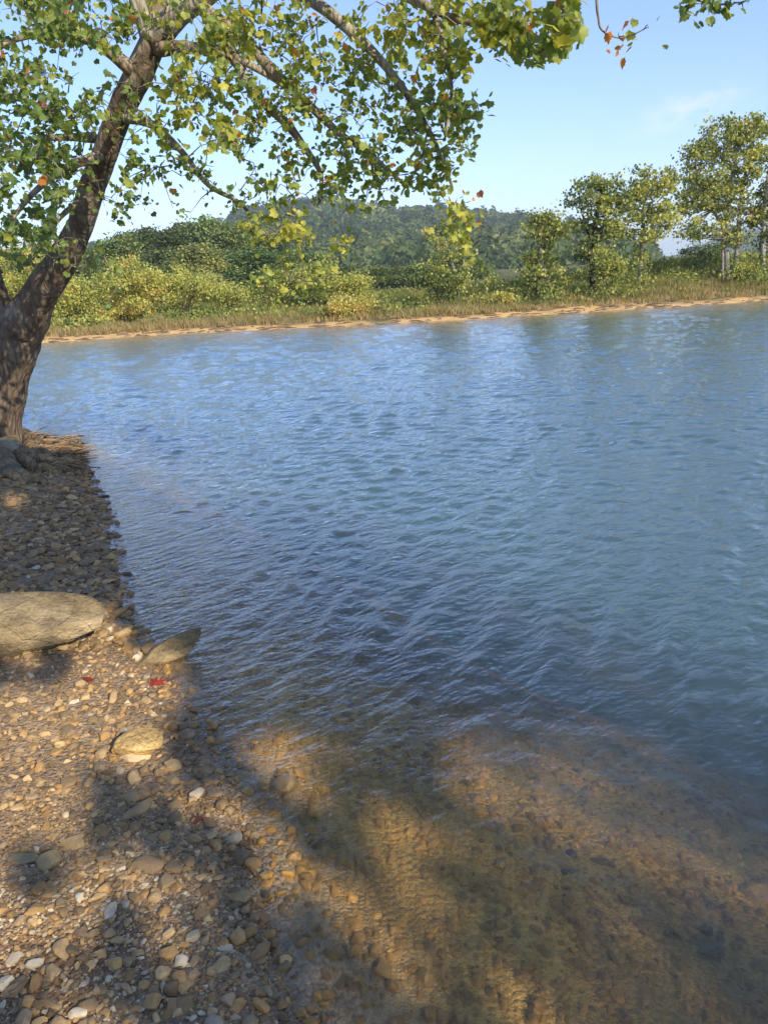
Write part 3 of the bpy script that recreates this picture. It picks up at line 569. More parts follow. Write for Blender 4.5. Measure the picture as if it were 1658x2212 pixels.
LIMBS = [
 [(205, 297, 8.0, .05), (150, 296, 7.8, .033), (96, 298, 7.6, .028)],
 [(338, 105, 7.4, .07), (400, 103, 7.2, .05), (452, 108, 7.05, .042), (482, 116, 7.0, .036), (540, 140, 6.9, .03), (620, 190, 6.8, .022), (700, 262, 6.7, .015)],
 [(470, 60, 7.2, .05), (500, 110, 7.0, .046), (535, 178, 6.9, .042), (572, 224, 6.8, .038), (620, 268, 6.7, .034), (655, 315, 6.6, .028), (692, 375, 6.5, .02), (690, 440, 6.4, .01)],
 [(440, 20, 7.2, .06), (530, 90, 7.0, .05), (600, 165, 6.8, .042), (650, 210, 6.7, .035), (730, 285, 6.5, .028), (800, 335, 6.3, .02), (880, 405, 6.2, .012)],
 [(330, 90, 7.4, .11), (385, 30, 7.3, .10), (440, -10, 7.2, .09), (520, -60, 7.0, .07), (640, -20, 6.6, .05), (750, 60, 6.3, .04), (850, 165, 6.1, .028), (930, 290, 6.0, .018), (975, 400, 5.9, .01)],
 [(520, -60, 7.0, .06), (680, -80, 6.5, .045), (850, -20, 6.0, .035), (980, 40, 5.6, .022), (1090, 60, 5.3, .015), (1190, 90, 5.1, .008)],
 [(300, 165, 7.5, .07), (220, 100, 7.2, .05), (130, 70, 6.9, .035), (20, 90, 6.7, .022), (-60, 160, 6.5, .015)],
 [(226, 335, 7.9, .06), (150, 360, 7.4, .035), (80, 410, 7.1, .025), (20, 480, 6.9, .015)],
 [(262, 250, 7.7, .06), (330, 270, 7.4, .035), (395, 330, 7.1, .026), (450, 400, 6.9, .02), (520, 440, 6.8, .015), (565, 500, 6.7, .008)],
 [(345, 95, 7.4, .10), (340, 20, 7.4, .085), (345, -80, 7.4, .075), (370, -240, 7.3, .06)],
 [(325, 80, 7.4, .09), (300, 10, 7.35, .07), (265, -90, 7.3, .06), (200, -240, 7.2, .05)],
 [(850, -30, 6.0, .03), (930, 20, 5.7, .022), (958, 110, 5.5, .016), (975, 200, 5.4, .012), (960, 300, 5.4, .007)],
 [(196, 420, 8.1, .04), (130, 470, 7.7, .022), (70, 560, 7.4, .014)],
 [(1180, -160, 4.9, .03), (1275, -40, 4.8, .012), (1290, 30, 4.8, .008), (1300, 66, 4.8, .006), (1345, 82, 4.8, .004), (1400, 58, 4.8, .003)],
 [(1180, -160, 4.9, .03), (1350, -90, 4.7, .014), (1460, -20, 4.6, .01), (1540, 8, 4.6, .006), (1600, 5, 4.6, .004)],
 [(640, -20, 6.6, .04), (900, -140, 5.4, .035), (1180, -160, 4.9, .03)],
]
NODES = []; NR = []
for i, L in enumerate(LIMBS):
    A = limb_pts(L); mb = MB(); V, Q, Tr = tube(A[:, :3], A[:, 3], 9 if L[0][3] > .04 else 6, wob=0.10, seed=i)
    pl = 0.95 if i in (1, 2, 3, 4, 9, 10) else 0.6; n = fbm(V * 6, 3, 31); mb.add(V, Q, Tr, mixa(BK * 1.6, PALE * 1.15, np.clip((n - 0.35) * 5, 0, 1) * pl)); mb.build('branch', M_BARK, syc, True)
    if i: NODES += list(A[:, :3]); NR += list(A[:, 3])
NODES += list(T[30::3, :3]); NR += [0.03] * len(T[30::3])
# attractors: (u, v, ru, rv, n, y near, y far, yellowness, leaf scale)
REG = [
 (60, 70, 130, 130, 170, 6.0, 8.4, .20, 1), (70, 250, 130, 110, 165, 5.8, 8.2, .12, 1), (60, 420, 110, 120, 170, 5.6, 8.2, .08, 1.05), (70, 535, 95, 45, 70, 5.6, 8.0, .1, 1),
 (190, 160, 120, 130, 110, 6.0, 7.6, .3, 1), (200, 40, 130, 60, 80, 6.2, 7.8, .35, 1), (150, 330, 80, 90, 60, 6.2, 7.6, .2, 1), (165, 560, 60, 45, 26, 6.8, 7.6, .4, 1),
 (250, 380, 75, 70, 52, 6.3, 7.7, .25, 1), (290, 440, 40, 30, 12, 7.0, 8.0, .1, .8), (265, 480, 30, 15, 6, 7.0, 8.0, .1, .8), (330, 330, 60, 60, 38, 6.4, 7.6, .35, 1), (330, 215, 75, 60, 38, 6.2, 7.4, .5, 1.1),
 (400, 190, 70, 70, 46, 5.8, 7.0, .8, 1.15), (430, 60, 130, 70, 100, 6.0, 7.3, .6, 1), (560, 50, 130, 70, 95, 6.0, 7.3, .6, .9), (500, 230, 100, 90, 84, 6.0, 7.3, .45, .9), (480, 300, 50, 30, 20, 5.4, 6.2, .6, 1.2),
 (600, 150, 110, 90, 90, 6.0, 7.2, .5, .85), (700, 180, 110, 100, 90, 6.0, 7.0, .5, .85), (580, 330, 90, 70, 62, 6.2, 7.2, .45, .9), (690, 340, 90, 90, 62, 6.0, 6.9, .45, .85), (790, 250, 90, 100, 76, 5.8, 6.6, .55, .85),
 (640, 430, 90, 40, 30, 6.2, 7.0, .4, .85), (780, 400, 90, 50, 50, 5.9, 6.5, .45, .85), (870, 350, 110, 60, 78, 5.7, 6.3, .5, .85), (900, 400, 70, 30, 26, 5.7, 6.3, .8, .85), (950, 290, 90, 70, 84, 5.5, 6.2, .45, .85),
 (970, 190, 70, 80, 66, 5.3, 6.0, .45, .85), (1005, 250, 45, 55, 24, 5.2, 5.8, .35, 1.0), (880, 190, 70, 100, 50, 5.6, 6.3, .5, .85), (800, 80, 80, 80, 50, 5.9, 6.6, .6, .9), (900, 50, 80, 50, 60, 5.4, 6.2, .7, .95), (980, 60, 80, 70, 66, 5.2, 5.8, .65, .95), (960, 130, 40, 40, 20, 5.3, 5.8, .5, .9),
 (1090, 55, 65, 55, 60, 5.0, 5.6, .6, 1.05), (1160, 85, 55, 42, 40, 4.9, 5.3, .5, 1.1), (1205, 45, 28, 55, 34, 4.5, 5.0, .55, 1.35), (1110, 20, 70, 25, 16, 5.0, 5.6, .5, 1.0),
 (440, 385, 50, 30, 15, 6.6, 7.2, .25, .8), (405, 452, 32, 12, 7, 6.6, 7.2, .15, .8), (520, 430, 60, 25, 14, 6.5, 7.0, .4, .8), (590, 490, 66, 36, 42, 5.6, 6.8, .7, .85), (640, 515, 20, 25, 14, 5.8, 6.3, .95, 1.0),
 (735, 522, 28, 12, 9, 5.8, 6.2, 1.0, 1.0), (640, 605, 88, 46, 46, 5.8, 7.0, .75, .85), (570, 610, 40, 30, 10, 6.0, 6.8, .8, .95), (990, 460, 28, 40, 16, 5.6, 6.0, .9, .85), (1005, 520, 36, 50, 22, 5.6, 6.0, .9, .85), (960, 500, 25, 30, 6, 5.6, 6.0, .7, .9), (850, 450, 20, 20, 4, 5.8, 6.2, .5, .8),
 (1550, 14, 62, 20, 20, 4.5, 4.7, .15, .95), (1336, 80, 14, 12, 6, 4.75, 4.85, 3.0, .8), (1366, 76, 14, 8, 5, 4.75, 4.85, 3.0, .8), (1400, 55, 8, 8, 2, 4.75, 4.85, 1.0, .8), (240, 590, 40, 30, 5, 6.6, 7.4, .3, 1), (200, 680, 20, 10, 1, 6.6, 7, .05, .9),
 (100, -90, 260, 90, 110, 5.5, 8.5, .3, 1.2), (500, -90, 260, 80, 110, 5.2, 7.5, .5, 1.2), (900, -80, 220, 60, 60, 4.8, 6.2, .5, 1.2), (-120, 300, 120, 330, 150, 6, 9, .2, 1.2)]
at, aty, atl = [], [], []
rt = np.random.default_rng(5)
for (u, v, ru, rv, n, y0, y1, ye, ls) in REG:
    for _ in range(max(1, int(n * ((0.44 if 840 < u < 1010 and v < 450 else 0.57) if v > -60 else 0.35)))):
        a = rt.uniform(0, 2 * math.pi); q_ = math.sqrt(rt.random()) ** 0.8
        at.append(P(u + ru * q_ * math.cos(a), v + rv * q_ * math.sin(a), rt.uniform(y0, y1))); aty.append(ye); atl.append(ls)
at = np.array(at); aty = np.array(aty); atl = np.array(atl)
ND = np.array(NODES); d0 = np.array([np.min(((ND - a) ** 2).sum(1)) for a in at]); order = np.argsort(d0)
cap = 20 * len(at) + len(ND); NP = np.zeros((cap, 3)); NP[:len(ND)] = ND; nn = len(ND)
tw = MB(); lp, ly, ls_ = [], [], []
for k in order:
    a = at[k]; D = ((NP[:nn] - a) ** 2).sum(1); D = D + 0.25 * np.maximum(0, a[2] - NP[:nn, 2] - 0.1); j = int(np.argmin(D)); s0 = NP[j]; L = np.linalg.norm(a - s0)
    m = int(np.clip(L / 0.09, 3, 14)); tt = np.linspace(0, 1, m)[:, None]; jit = rt.normal(0, 0.05 * L, 3)
    path = s0 + (a - s0) * tt + np.sin(tt * math.pi) * (jit + np.array([0, 0, 0.13 * L])) + np.sin(tt * 7 + k) * 0.012 * L
    r0 = 0.0035 + 0.008 * min(L, 1.0); tw.tube(path, np.linspace(r0, 0.0016, m), 4, c=(0.20, 0.165, 0.125) if k % 3 else (0.30, 0.26, 0.2), cap=False)
    NP[nn:nn + m - 1] = path[1:]; nn += m - 1
    c = int(rt.integers(4, 9)) if aty[k] < 2 else 2; f = 1 - rt.random(c) ** 1.6 * min(1, 0.45 / max(L, 0.1))
    pp = np.array([path[min(m - 1, int(x * (m - 1)))] for x in f]) + rt.normal(0, 0.045, (c, 3)); lp.append(pp); ly += [aty[k]] * c; ls_ += [atl[k]] * c
tw.build('twigs', M_TWIG, syc, True)['kind'] = 'stuff'
lp = np.vstack(lp); ly = np.array(ly); ls_ = np.array(ls_)
pu, pv_ = visible_px(lp); tpu, tpv = visible_px(T[:, :3]); dd = np.array([np.min(np.hypot(tpu - a_, tpv - b_)) for a_, b_ in zip(pu, pv_)])   # few leaves grow right off the stem
kp = (dd > 48) | (rt.random(len(dd)) < 0.22); lp, ly, ls_ = lp[kp], ly[kp], ls_[kp]
cols = np.array([leafcols(1, rt, min(y, 1.0), 0.012)[0] if y < 2 else LP[6 + int(rt.integers(2))] * 1.1 for y in ly])
leaves(lp, (0.037 + 0.047 * rt.random(len(lp)) ** 2.2) * ls_, cols, rt, syc)
# roots spreading over the bank, and what lies on them
rb = MB()
ROOTS = [[(0, 955, .16), (50, 985, .10), (90, 990, .07), (140, 985, .05), (178, 988, .03), (200, 1000, .012)], [(10, 965, .15), (55, 1000, .07), (95, 1005, .05), (140, 1000, .035), (170, 1006, .02)],
         [(20, 940, .12), (70, 945, .07), (110, 955, .05), (135, 970, .03), (165, 975, .015)], [(-10, 975, .15), (25, 1015, .08), (60, 1030, .05), (100, 1032, .02)], [(0, 985, .12), (15, 1020, .07), (45, 1032, .05), (80, 1028, .03)],
         [(40, 930, .08), (75, 930, .04), (100, 936, .025), (130, 950, .012)], [(100, 975, .04), (130, 965, .03), (155, 985, .03), (165, 1000, .02)], [(60, 960, .08), (90, 972, .06), (120, 990, .04), (150, 1002, .02)]]
for i, L in enumerate(ROOTS):
    A = []
    for u, v, r in L:
        g = G(u, v, 0.12); g[2] = max(H1(g[0], g[1]), 0.0) + r * 0.6; A.append(list(g) + [r])
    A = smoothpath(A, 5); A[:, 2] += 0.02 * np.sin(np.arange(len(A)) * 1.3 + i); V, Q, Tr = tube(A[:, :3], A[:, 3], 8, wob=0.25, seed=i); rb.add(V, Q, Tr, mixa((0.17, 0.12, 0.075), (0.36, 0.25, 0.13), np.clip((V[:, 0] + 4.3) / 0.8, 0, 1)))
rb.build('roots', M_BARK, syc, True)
for (lab, u, v, w, h, c, sd) in [('pale lichen covered rock wedged against the foot of the leaning sycamore', 12, 975, 78, 62, (0.42, 0.37, 0.24), 3), ('small white stone sitting between the sycamore roots', 48, 1000, 26, 14, (0.6, 0.56, 0.46), 13),
                                 ('grey rock below the sycamore roots at the left edge', 30, 1018, 70, 34, (0.22, 0.19, 0.13), 23), ('rounded mossy rock beside the trunk foot on its water side', 72, 985, 40, 34, (0.25, 0.21, 0.13), 43)]:
    p = onground(u, v + h * 0.3); k = px_size(p) * 0.5; V, F = stone_shape(4, sd, 1.0, 8, 0.12); V = V / np.abs(V).max(axis=0) * np.array([w * k, w * k * 0.8, h * k]) + p + np.array([0, 0, h * k * 0.5])
    o = mesh('rock', V, F, M_BOULDER, None, np.tile(c, (len(V), 1)), True, p); tag(o, lab, 'rock')
db = MB(); rd = np.random.default_rng(9)
for _ in range(240):                                     # drift litter caught in the roots
    u = rd.uniform(70, 180); v = rd.uniform(940, 1012) if u > 100 else rd.uniform(932, 1000); g = G(u, v, 0.06); g[2] = max(H1(g[0], g[1]), 0.0) + rd.uniform(0.01, 0.07); a = rd.uniform(0, 3.1); l = rd.uniform(0.04, 0.2)
    e = np.array([math.cos(a) * l, math.sin(a) * l, rd.normal(0, 0.02)]); db.tube(np.array([g - e, g + [0, 0, .01], g + e]), [0.006, 0.008, 0.003], 4, c=np.array((0.34, 0.22, 0.11)) * rd.uniform(0.5, 1.3))
tag(db.build('drift_litter', M_PLAIN), 'tangle of dry driftwood bits and leaf litter caught among the sycamore roots', None, None, 'stuff')
# pale stick below the boulder, and the red leaf
st = MB(); a = [onground(u, v) + [0, 0, 0.012] for u, v in ((62, 1412), (105, 1404), (150, 1392))]; st.tube(smoothpath(a, 4), np.linspace(.004, .002, 9), 5, c=(0.5, 0.44, 0.33))
tag(st.build('stick', M_PLAIN, None, True, a[0]), 'thin pale stick lying on gravel along the foot of the big boulder', 'stick')
st = MB(); a = [onground(u, v) + [0, 0, 0.02] for u, v in ((-30, 1172), (20, 1160), (66, 1148))]; st.tube(smoothpath(a, 4), np.linspace(.009, .004, 9), 5, c=(0.42, 0.35, 0.25))
tag(st.build('stick', M_PLAIN, None, True, a[0]), 'pale stick lying on the shaded gravel between the big boulder and the sycamore', 'stick')
def ground_leaf(u, v, s, c, lab, rz):
    p = onground(u, v) + [0, 0, 0.018]; V = LEAFV * s * np.where(np.arange(len(LEAFV)) % 2 == 1, 1.25, 0.62)[:, None]; V[:, 2] *= 1.2; V = V @ rotm(rz, 0.15, -0.1).T + p; V = np.vstack([V, V + [0, 0, -0.0012]])
    n = len(LEAFV); F = np.vstack([LEAFF, LEAFF[:, ::-1] + n]); tag(mesh('fallen_leaf', V, F, M_LEAF, None, np.tile(c, (len(V), 1)), False, p), lab, 'leaf')
ground_leaf(338, 1484, 0.08, (0.50, 0.075, 0.045), 'bright red fallen leaf on wet gravel below the wedge shaped rock', 0.4)
ground_leaf(366, 1478, 0.042, (0.42, 0.07, 0.04), 'small red leaf right beside the bright red fallen leaf', 1.6)
ground_leaf(196, 1470, 0.05, (0.40, 0.06, 0.03), 'tiny dark red leaf on gravel below the big boulder', 2.6)
ground_leaf(430, 1782, 0.05, (0.30, 0.10, 0.05), 'brown red leaf on the silt beside the water', 0.9)

# ------------------------------------------------------------------ trees behind the viewer that shade the near bank
def pix_poly(pts): return np.array([G(u, v)[:2] for u, v in pts])
def bed_poly(pts):
    P3 = np.array([onground(min(max(u, -200), 1900), min(v, 2300)) for u, v in pts]); return P3[:, :2] - SUNV[:2] * P3[:, 2:] / SUNV[2]
LIT = [(bed_poly if min(q_[0] for q_ in p) > 380 else pix_poly)(p) for p in [
 [(190, 1410), (350, 1440), (340, 1520), (240, 1590), (150, 1670), (-100, 1690), (-100, 1490), (90, 1480)], [(-60, 1680), (60, 1690), (90, 1760), (-60, 1830)], [(250, 1590), (345, 1590), (350, 1665), (250, 1660)],
 [(400, 1690), (470, 1640), (560, 1670), (570, 1790), (520, 1880), (430, 1800)], [(500, 1570), (700, 1600), (640, 1650), (500, 1640)], [(930, 1600), (1040, 1560), (1180, 1620), (1320, 1660), (1310, 1760), (1180, 1800), (1020, 1740)],
 [(1250, 1760), (1400, 1790), (1600, 1880), (1700, 1980), (1660, 2010), (1500, 1930), (1290, 1830)], [(660, 1850), (830, 1840), (900, 1960), (880, 2100), (760, 2020), (700, 1950)], [(1090, 2070), (1330, 2090), (1370, 2300), (1180, 2300)],
 [(1480, 1560), (1600, 1560), (1800, 1620), (1800, 1720), (1600, 1640)], [(-60, 1290), (215, 1310), (240, 1360), (120, 1370), (-60, 1345)], [(10, 1085), (50, 1085), (50, 1110), (0, 1110)], [(150, 2140), (230, 2160), (210, 2210), (140, 2200)]]]
LIT += [np.array([G(u, v, z)[:2] - SUNV[:2] * z / SUNV[2] for u, v in p]) for z, p in [(0.24, [(-120, 1270), (200, 1280), (240, 1340), (130, 1375), (60, 1370), (-120, 1380)]), (0.06, [(230, 1580), (360, 1570), (370, 1670), (240, 1690)]), (0.36, [(-120, 1250), (200, 1260), (240, 1320), (130, 1365), (-120, 1370)]), (0.12, [(-120, 1300), (220, 1310), (240, 1370), (130, 1395), (-120, 1400)]), (0.06, [(300, 1390), (420, 1360), (440, 1410), (350, 1440), (290, 1430)])]]
def inpoly(p, poly):
    x, y = p[:, 0], p[:, 1]; ins = np.zeros(len(p), bool); n = len(poly)
    for i in range(n):
        a, b = poly[i], poly[(i + 1) % n]; c = ((a[1] <= y) & (b[1] > y)) | ((b[1] <= y) & (a[1] > y)); xi = a[0] + (y - a[1]) / (b[1] - a[1] + 1e-12) * (b[0] - a[0]); ins ^= c & (x < xi)
    return ins
EDGE = pix_poly([(60, 1000), (170, 1008), (260, 1035), (350, 1058), (430, 1085), (520, 1112), (640, 1108), (740, 1135), (830, 1158), (930, 1195), (1000, 1205), (1120, 1260), (1250, 1330), (1420, 1420), (1658, 1520), (1900, 1640)])
EDGE = EDGE + np.array([0.05, 0.42])
SHADE = np.vstack([[-12, 9.0], EDGE, [6.0, 1.0], [6.0, -4], [-12, -4]])
rs = np.random.default_rng(17); n = 42000; g = np.stack([rs.uniform(-8.5, 4.5, n), rs.uniform(-2.0, 8.6, n)], -1)
ok = inpoly(g + np.stack([np.zeros(n), 1.3 * (fbm(g * 1.1, 3, 47) - 0.5) + rs.normal(0, 0.10, n)], -1), SHADE)
fleck = fbm(g * 7.0, 2, 46)
for q_ in LIT:
    bed = q_[:, 0].mean() > -0.75 and q_[:, 1].mean() < 4
    ok &= ~(inpoly((g - q_.mean(0)) * (0.88 if bed else 0.74) + q_.mean(0) + rs.normal(0, 0.03, g.shape), q_) & ((fleck < 0.61) | (not bed)))
gap = fbm(g * 2.2, 3, 44); ok &= (gap > 0.38) | (g[:, 1] > 3.4) | (g[:, 0] > 0.6); ok &= (g[:, 1] > 2.5) | (rs.random(len(g)) < np.where(g[:, 0] < -0.3, 0.45, 0.42)); ok &= (fbm(g * 5.5, 2, 45) > 0.46) | (g[:, 1] > 2.6) | (g[:, 0] > 0.2)
g = g[ok]; h = rs.uniform(5.2, 9.5, len(g)) + 1.5 * np.sin(g[:, 0] * 1.1); pos = np.hstack([g, np.zeros((len(g), 1))]) + SUNV * (h / SUNV[2])[:, None]
zz_ = pos[:, 1] < -0.6; pos = pos[zz_]
centres = np.array([(1.5, -7.5), (6.5, -9.0), (11.0, -10.5)]); own = np.argmin(((pos[:, None, :2] - centres) ** 2).sum(2), axis=1)
SH_LAB = ['tall leafy tree standing on the bank behind the viewer', 'leafy tree standing farther right behind the viewer', 'leafy tree farthest right behind the viewer']
for k in range(3):
    cx_, cy_ = centres[k]; b = np.array([cx_ - 0.5, cy_ - 0.5, H1(cx_ - .5, cy_ - .5) - 0.1]); tr_ = empty('shade_tree', b); tag(tr_, SH_LAB[k], 'tree', 'trees behind the viewer'); pk = pos[own == k]
    if len(pk) < 10: continue
    leaves(pk, rs.uniform(0.13, 0.21, len(pk)), leafcols(len(pk), rs, 0.3), rs, tr_, up=0.0)
    top = b + np.array([0.3, 0.4, 4.5]); mb = MB(); mb.tube(smoothpath([b, b + [0.1, 0.1, 2], top, top + [0.2, 0.3, 3.5]], 5), np.linspace(.28, .08, 16), 12, c=BK, wob=.1)
    for j in rs.choice(len(pk), 12, replace=False): mb.tube(smoothpath([top, (top + pk[j]) / 2 + [0, 0, .4], pk[j]], 4), np.linspace(.06, .008, 9), 5, c=BK, cap=False)
    mb.build('trunk', M_BARK, tr_, True)

# ------------------------------------------------------------------ far bank trees
QV = np.array([(-0.5, 0, 0.0), (0, -0.62, 0.12), (0.5, 0, 0.0), (0, 0.62, 0.12)]); QF = np.array([[0, 1, 2, 3]])
GREENS = np.array([(0.06, 0.095, 0.032), (0.105, 0.15, 0.05), (0.16, 0.20, 0.066), (0.26, 0.28, 0.085), (0.40, 0.40, 0.11), (0.42, 0.32, 0.10)])
def fcols(n, r, tone, sp=0.9): return GREENS[np.clip(r.normal(tone, sp, n).round().astype(int), 0, 4 if tone < 4.9 else 5)] * (r.uniform(0.75, 1.3, n) * (1.3 if tone > 3.2 else 1.12))[:, None]
def far_tree(name, label, u0, v0, Yd, stems, blobs, tone, seed, group=None, leaf=0.105, dens=1.0, bark=(0.42, 0.38, 0.32), cat='tree', trunk_name='trunk', spread=0.23):
    """stems: polylines (u, v, r); blobs: (u, v, ru, rv, clumps) in the picture, all at world distance Yd"""
    r = np.random.default_rng(seed); b = P(u0, v0, Yd); b[2] = H1(b[0], b[1]); root = empty(name, b); tag(root, label, cat, group)
    mb = MB(); nodes = []
    for s in stems:
        A = smoothpath([list(P(u, v, Yd)) + [rr_] for u, v, rr_ in s], 5); A[0, 2] = min(A[0, 2], b[2] - 0.1); A[:, 1] += r.normal(0, 0.02, len(A))
        V, Q, Tr = tube(A[:, :3], A[:, 3], 8, wob=.08, seed=seed); n_ = fbm(V * 1.8, 3, seed); mb.add(V, Q, Tr, mixa(np.array(bark) * 0.45, bark, np.clip((n_ - 0.38) * 6, 0, 1))); nodes += list(A[len(A) // 4:, :3])
    nodes = np.array(nodes); LPt, LC = [], []; sc0 = Yd / FPX
    for (u, v, ru, rv, nc) in blobs:
        for _ in range(int(nc * ((0.85 if Yd > 36 else 0.6) if cat == 'tree' else 0.9) + 0.5)):
            d = r.normal(size=3); d /= np.linalg.norm(d); d *= r.random() ** 0.4 * (1.12 if r.random() < 0.85 else 1.4); c = P(u + ru * d[0], v + rv * d[1], Yd) + np.array([0, d[2] * ru * sc0 * 0.9, 0])
            c[2] = max(c[2], H1(c[0], c[1]) + 0.15)
            j = np.argmin(((nodes - c) ** 2).sum(1) + 0.8 * np.maximum(0, nodes[:, 2] - c[2] + 0.2)); s0 = nodes[j]; L = np.linalg.norm(c - s0)
            mb.tube(np.array([s0, (s0 + c) / 2 + r.normal(0, .08 * L, 3), c]), [0.012 + 0.012 * L, 0.012 + 0.004 * L, 0.006], 4, c=np.array(bark) * 0.6, cap=False)
            k = int(r.integers(28, 66) * dens); sp = spread * r.uniform(0.5, 1.15); q_ = c + r.normal(0, 1, (k, 3)) * np.array([sp, sp, sp * 0.6]); LPt.append(q_); LC.append(fcols(k, r, tone + 0.5 + r.normal(0, 0.7), 0.7))
    mb.build(trunk_name, M_BARK, root, True); LPt = np.vstack(LPt); LPt[:, 2] = np.maximum(LPt[:, 2], H(LPt[:, 0], LPt[:, 1]) + 0.05)
    leaves(LPt, r.uniform(0.7, 1.3, len(LPt)) * leaf, np.vstack(LC), r, root, mat=M_FARLEAF, V0=QV, F0=QF, up=0.25, droop=0.3); return root
GT = 'trees along the far bank'
far_tree('tree', 'tall pale trunked tree with two white stems, tallest on the far bank at the right', 1570, 612, 37.0,
  [[(1571, 612, .125), (1568, 540, .11), (1572, 440, .09), (1590, 340, .07), (1600, 290, .03)], [(1588, 575, .12), (1592, 520, .10), (1600, 420, .08), (1620, 330, .06), (1630, 280, .03)], [(1568, 500, .07), (1530, 440, .05), (1505, 370, .03), (1500, 320, .02)]],
  [(1520, 330, 42, 50, 34), (1560, 300, 40, 35, 24), (1625, 300, 42, 42, 36), (1610, 370, 48, 50, 34), (1540, 400, 55, 45, 42), (1510, 440, 45, 32, 26), (1490, 500, 32, 16, 10), (1530, 480, 45, 28, 16), (1620, 450, 40, 40, 22), (1480, 420, 26, 18, 8), (1560, 430, 50, 40, 26), (1575, 495, 14, 60, 12), (1605, 510, 38, 14, 8), (1500, 370, 30, 30, 14), (1595, 330, 50, 60, 18), (1590, 265, 22, 14, 7), (1640, 270, 20, 20, 10)], 2.5, 41, GT, bark=(0.50, 0.46, 0.38))
far_tree('tree', 'tree with slim pale trunk cut by the right edge of the picture', 1650, 600, 36.5, [[(1649, 604, .12), (1647, 520, .1), (1655, 400, .07), (1665, 330, .04)]],
  [(1655, 470, 22, 60, 26), (1690, 420, 60, 70, 40), (1660, 540, 18, 50, 14), (1720, 520, 60, 60, 20)], 1.6, 42, GT, bark=(0.5, 0.46, 0.4))
far_tree('tree', 'light green tree right of the dark trunked one with leaves down its slim stem', 1385, 622, 35.5, [[(1378, 628, .1), (1383, 560, .09), (1388, 480, .07), (1392, 420, .05), (1390, 380, .02)]],
  [(1390, 400, 30, 34, 28), (1430, 415, 26, 40, 28), (1360, 440, 34, 38, 30), (1410, 470, 42, 36, 36), (1385, 500, 34, 26, 20), (1385, 550, 20, 28, 12), (1383, 590, 12, 16, 5), (1440, 460, 18, 30, 10), (1345, 480, 22, 26, 12), (1450, 395, 14, 16, 5)], 2.8, 43, GT)
far_tree('tree', 'dark trunked tree with flat topped green crown, second tree from the gap in the hills', 1277, 636, 34.5, [[(1277, 640, .15), (1279, 590, .13), (1277, 540, .11), (1288, 470, .08), (1298, 400, .04)], [(1278, 540, .07), (1262, 480, .05), (1250, 440, .02)]],
  [(1270, 430, 40, 40, 36), (1300, 410, 40, 30, 30), (1320, 450, 34, 40, 26), (1260, 480, 26, 20, 14), (1290, 500, 38, 28, 24), (1330, 500, 24, 26, 12), (1270, 540, 30, 24, 16), (1340, 425, 24, 20, 10)], 2.0, 44, GT, bark=(0.10, 0.08, 0.06))
far_tree('tree', 'narrow column shaped tree leafy to the ground on the far bank', 1168, 642, 33.5, [[(1178, 646, .12), (1172, 580, .1), (1165, 520, .08), (1168, 460, .04)]],
  [(1165, 470, 26, 22, 20), (1195, 480, 24, 24, 16), (1160, 500, 26, 20, 14), (1195, 510, 24, 22, 14), (1170, 540, 26, 26, 18), (1165, 585, 38, 26, 34), (1180, 615, 34, 20, 22), (1140, 620, 22, 18, 10), (1155, 565, 30, 20, 12)], 2.2, 45, GT)
far_tree('young_tree', 'thin brownish young tree beside the round green bush on the far bank', 975, 645, 33.5, [[(990, 650, .06), (985, 600, .05), (970, 550, .04), (955, 500, .02)], [(988, 620, .04), (1000, 570, .03), (1010, 520, .02)]],
  [(945, 560, 40, 28, 14), (975, 530, 36, 30, 16), (1000, 560, 28, 36, 14), (940, 510, 26, 20, 6), (985, 600, 22, 24, 8)], 3.2, 46, GT, leaf=.085)
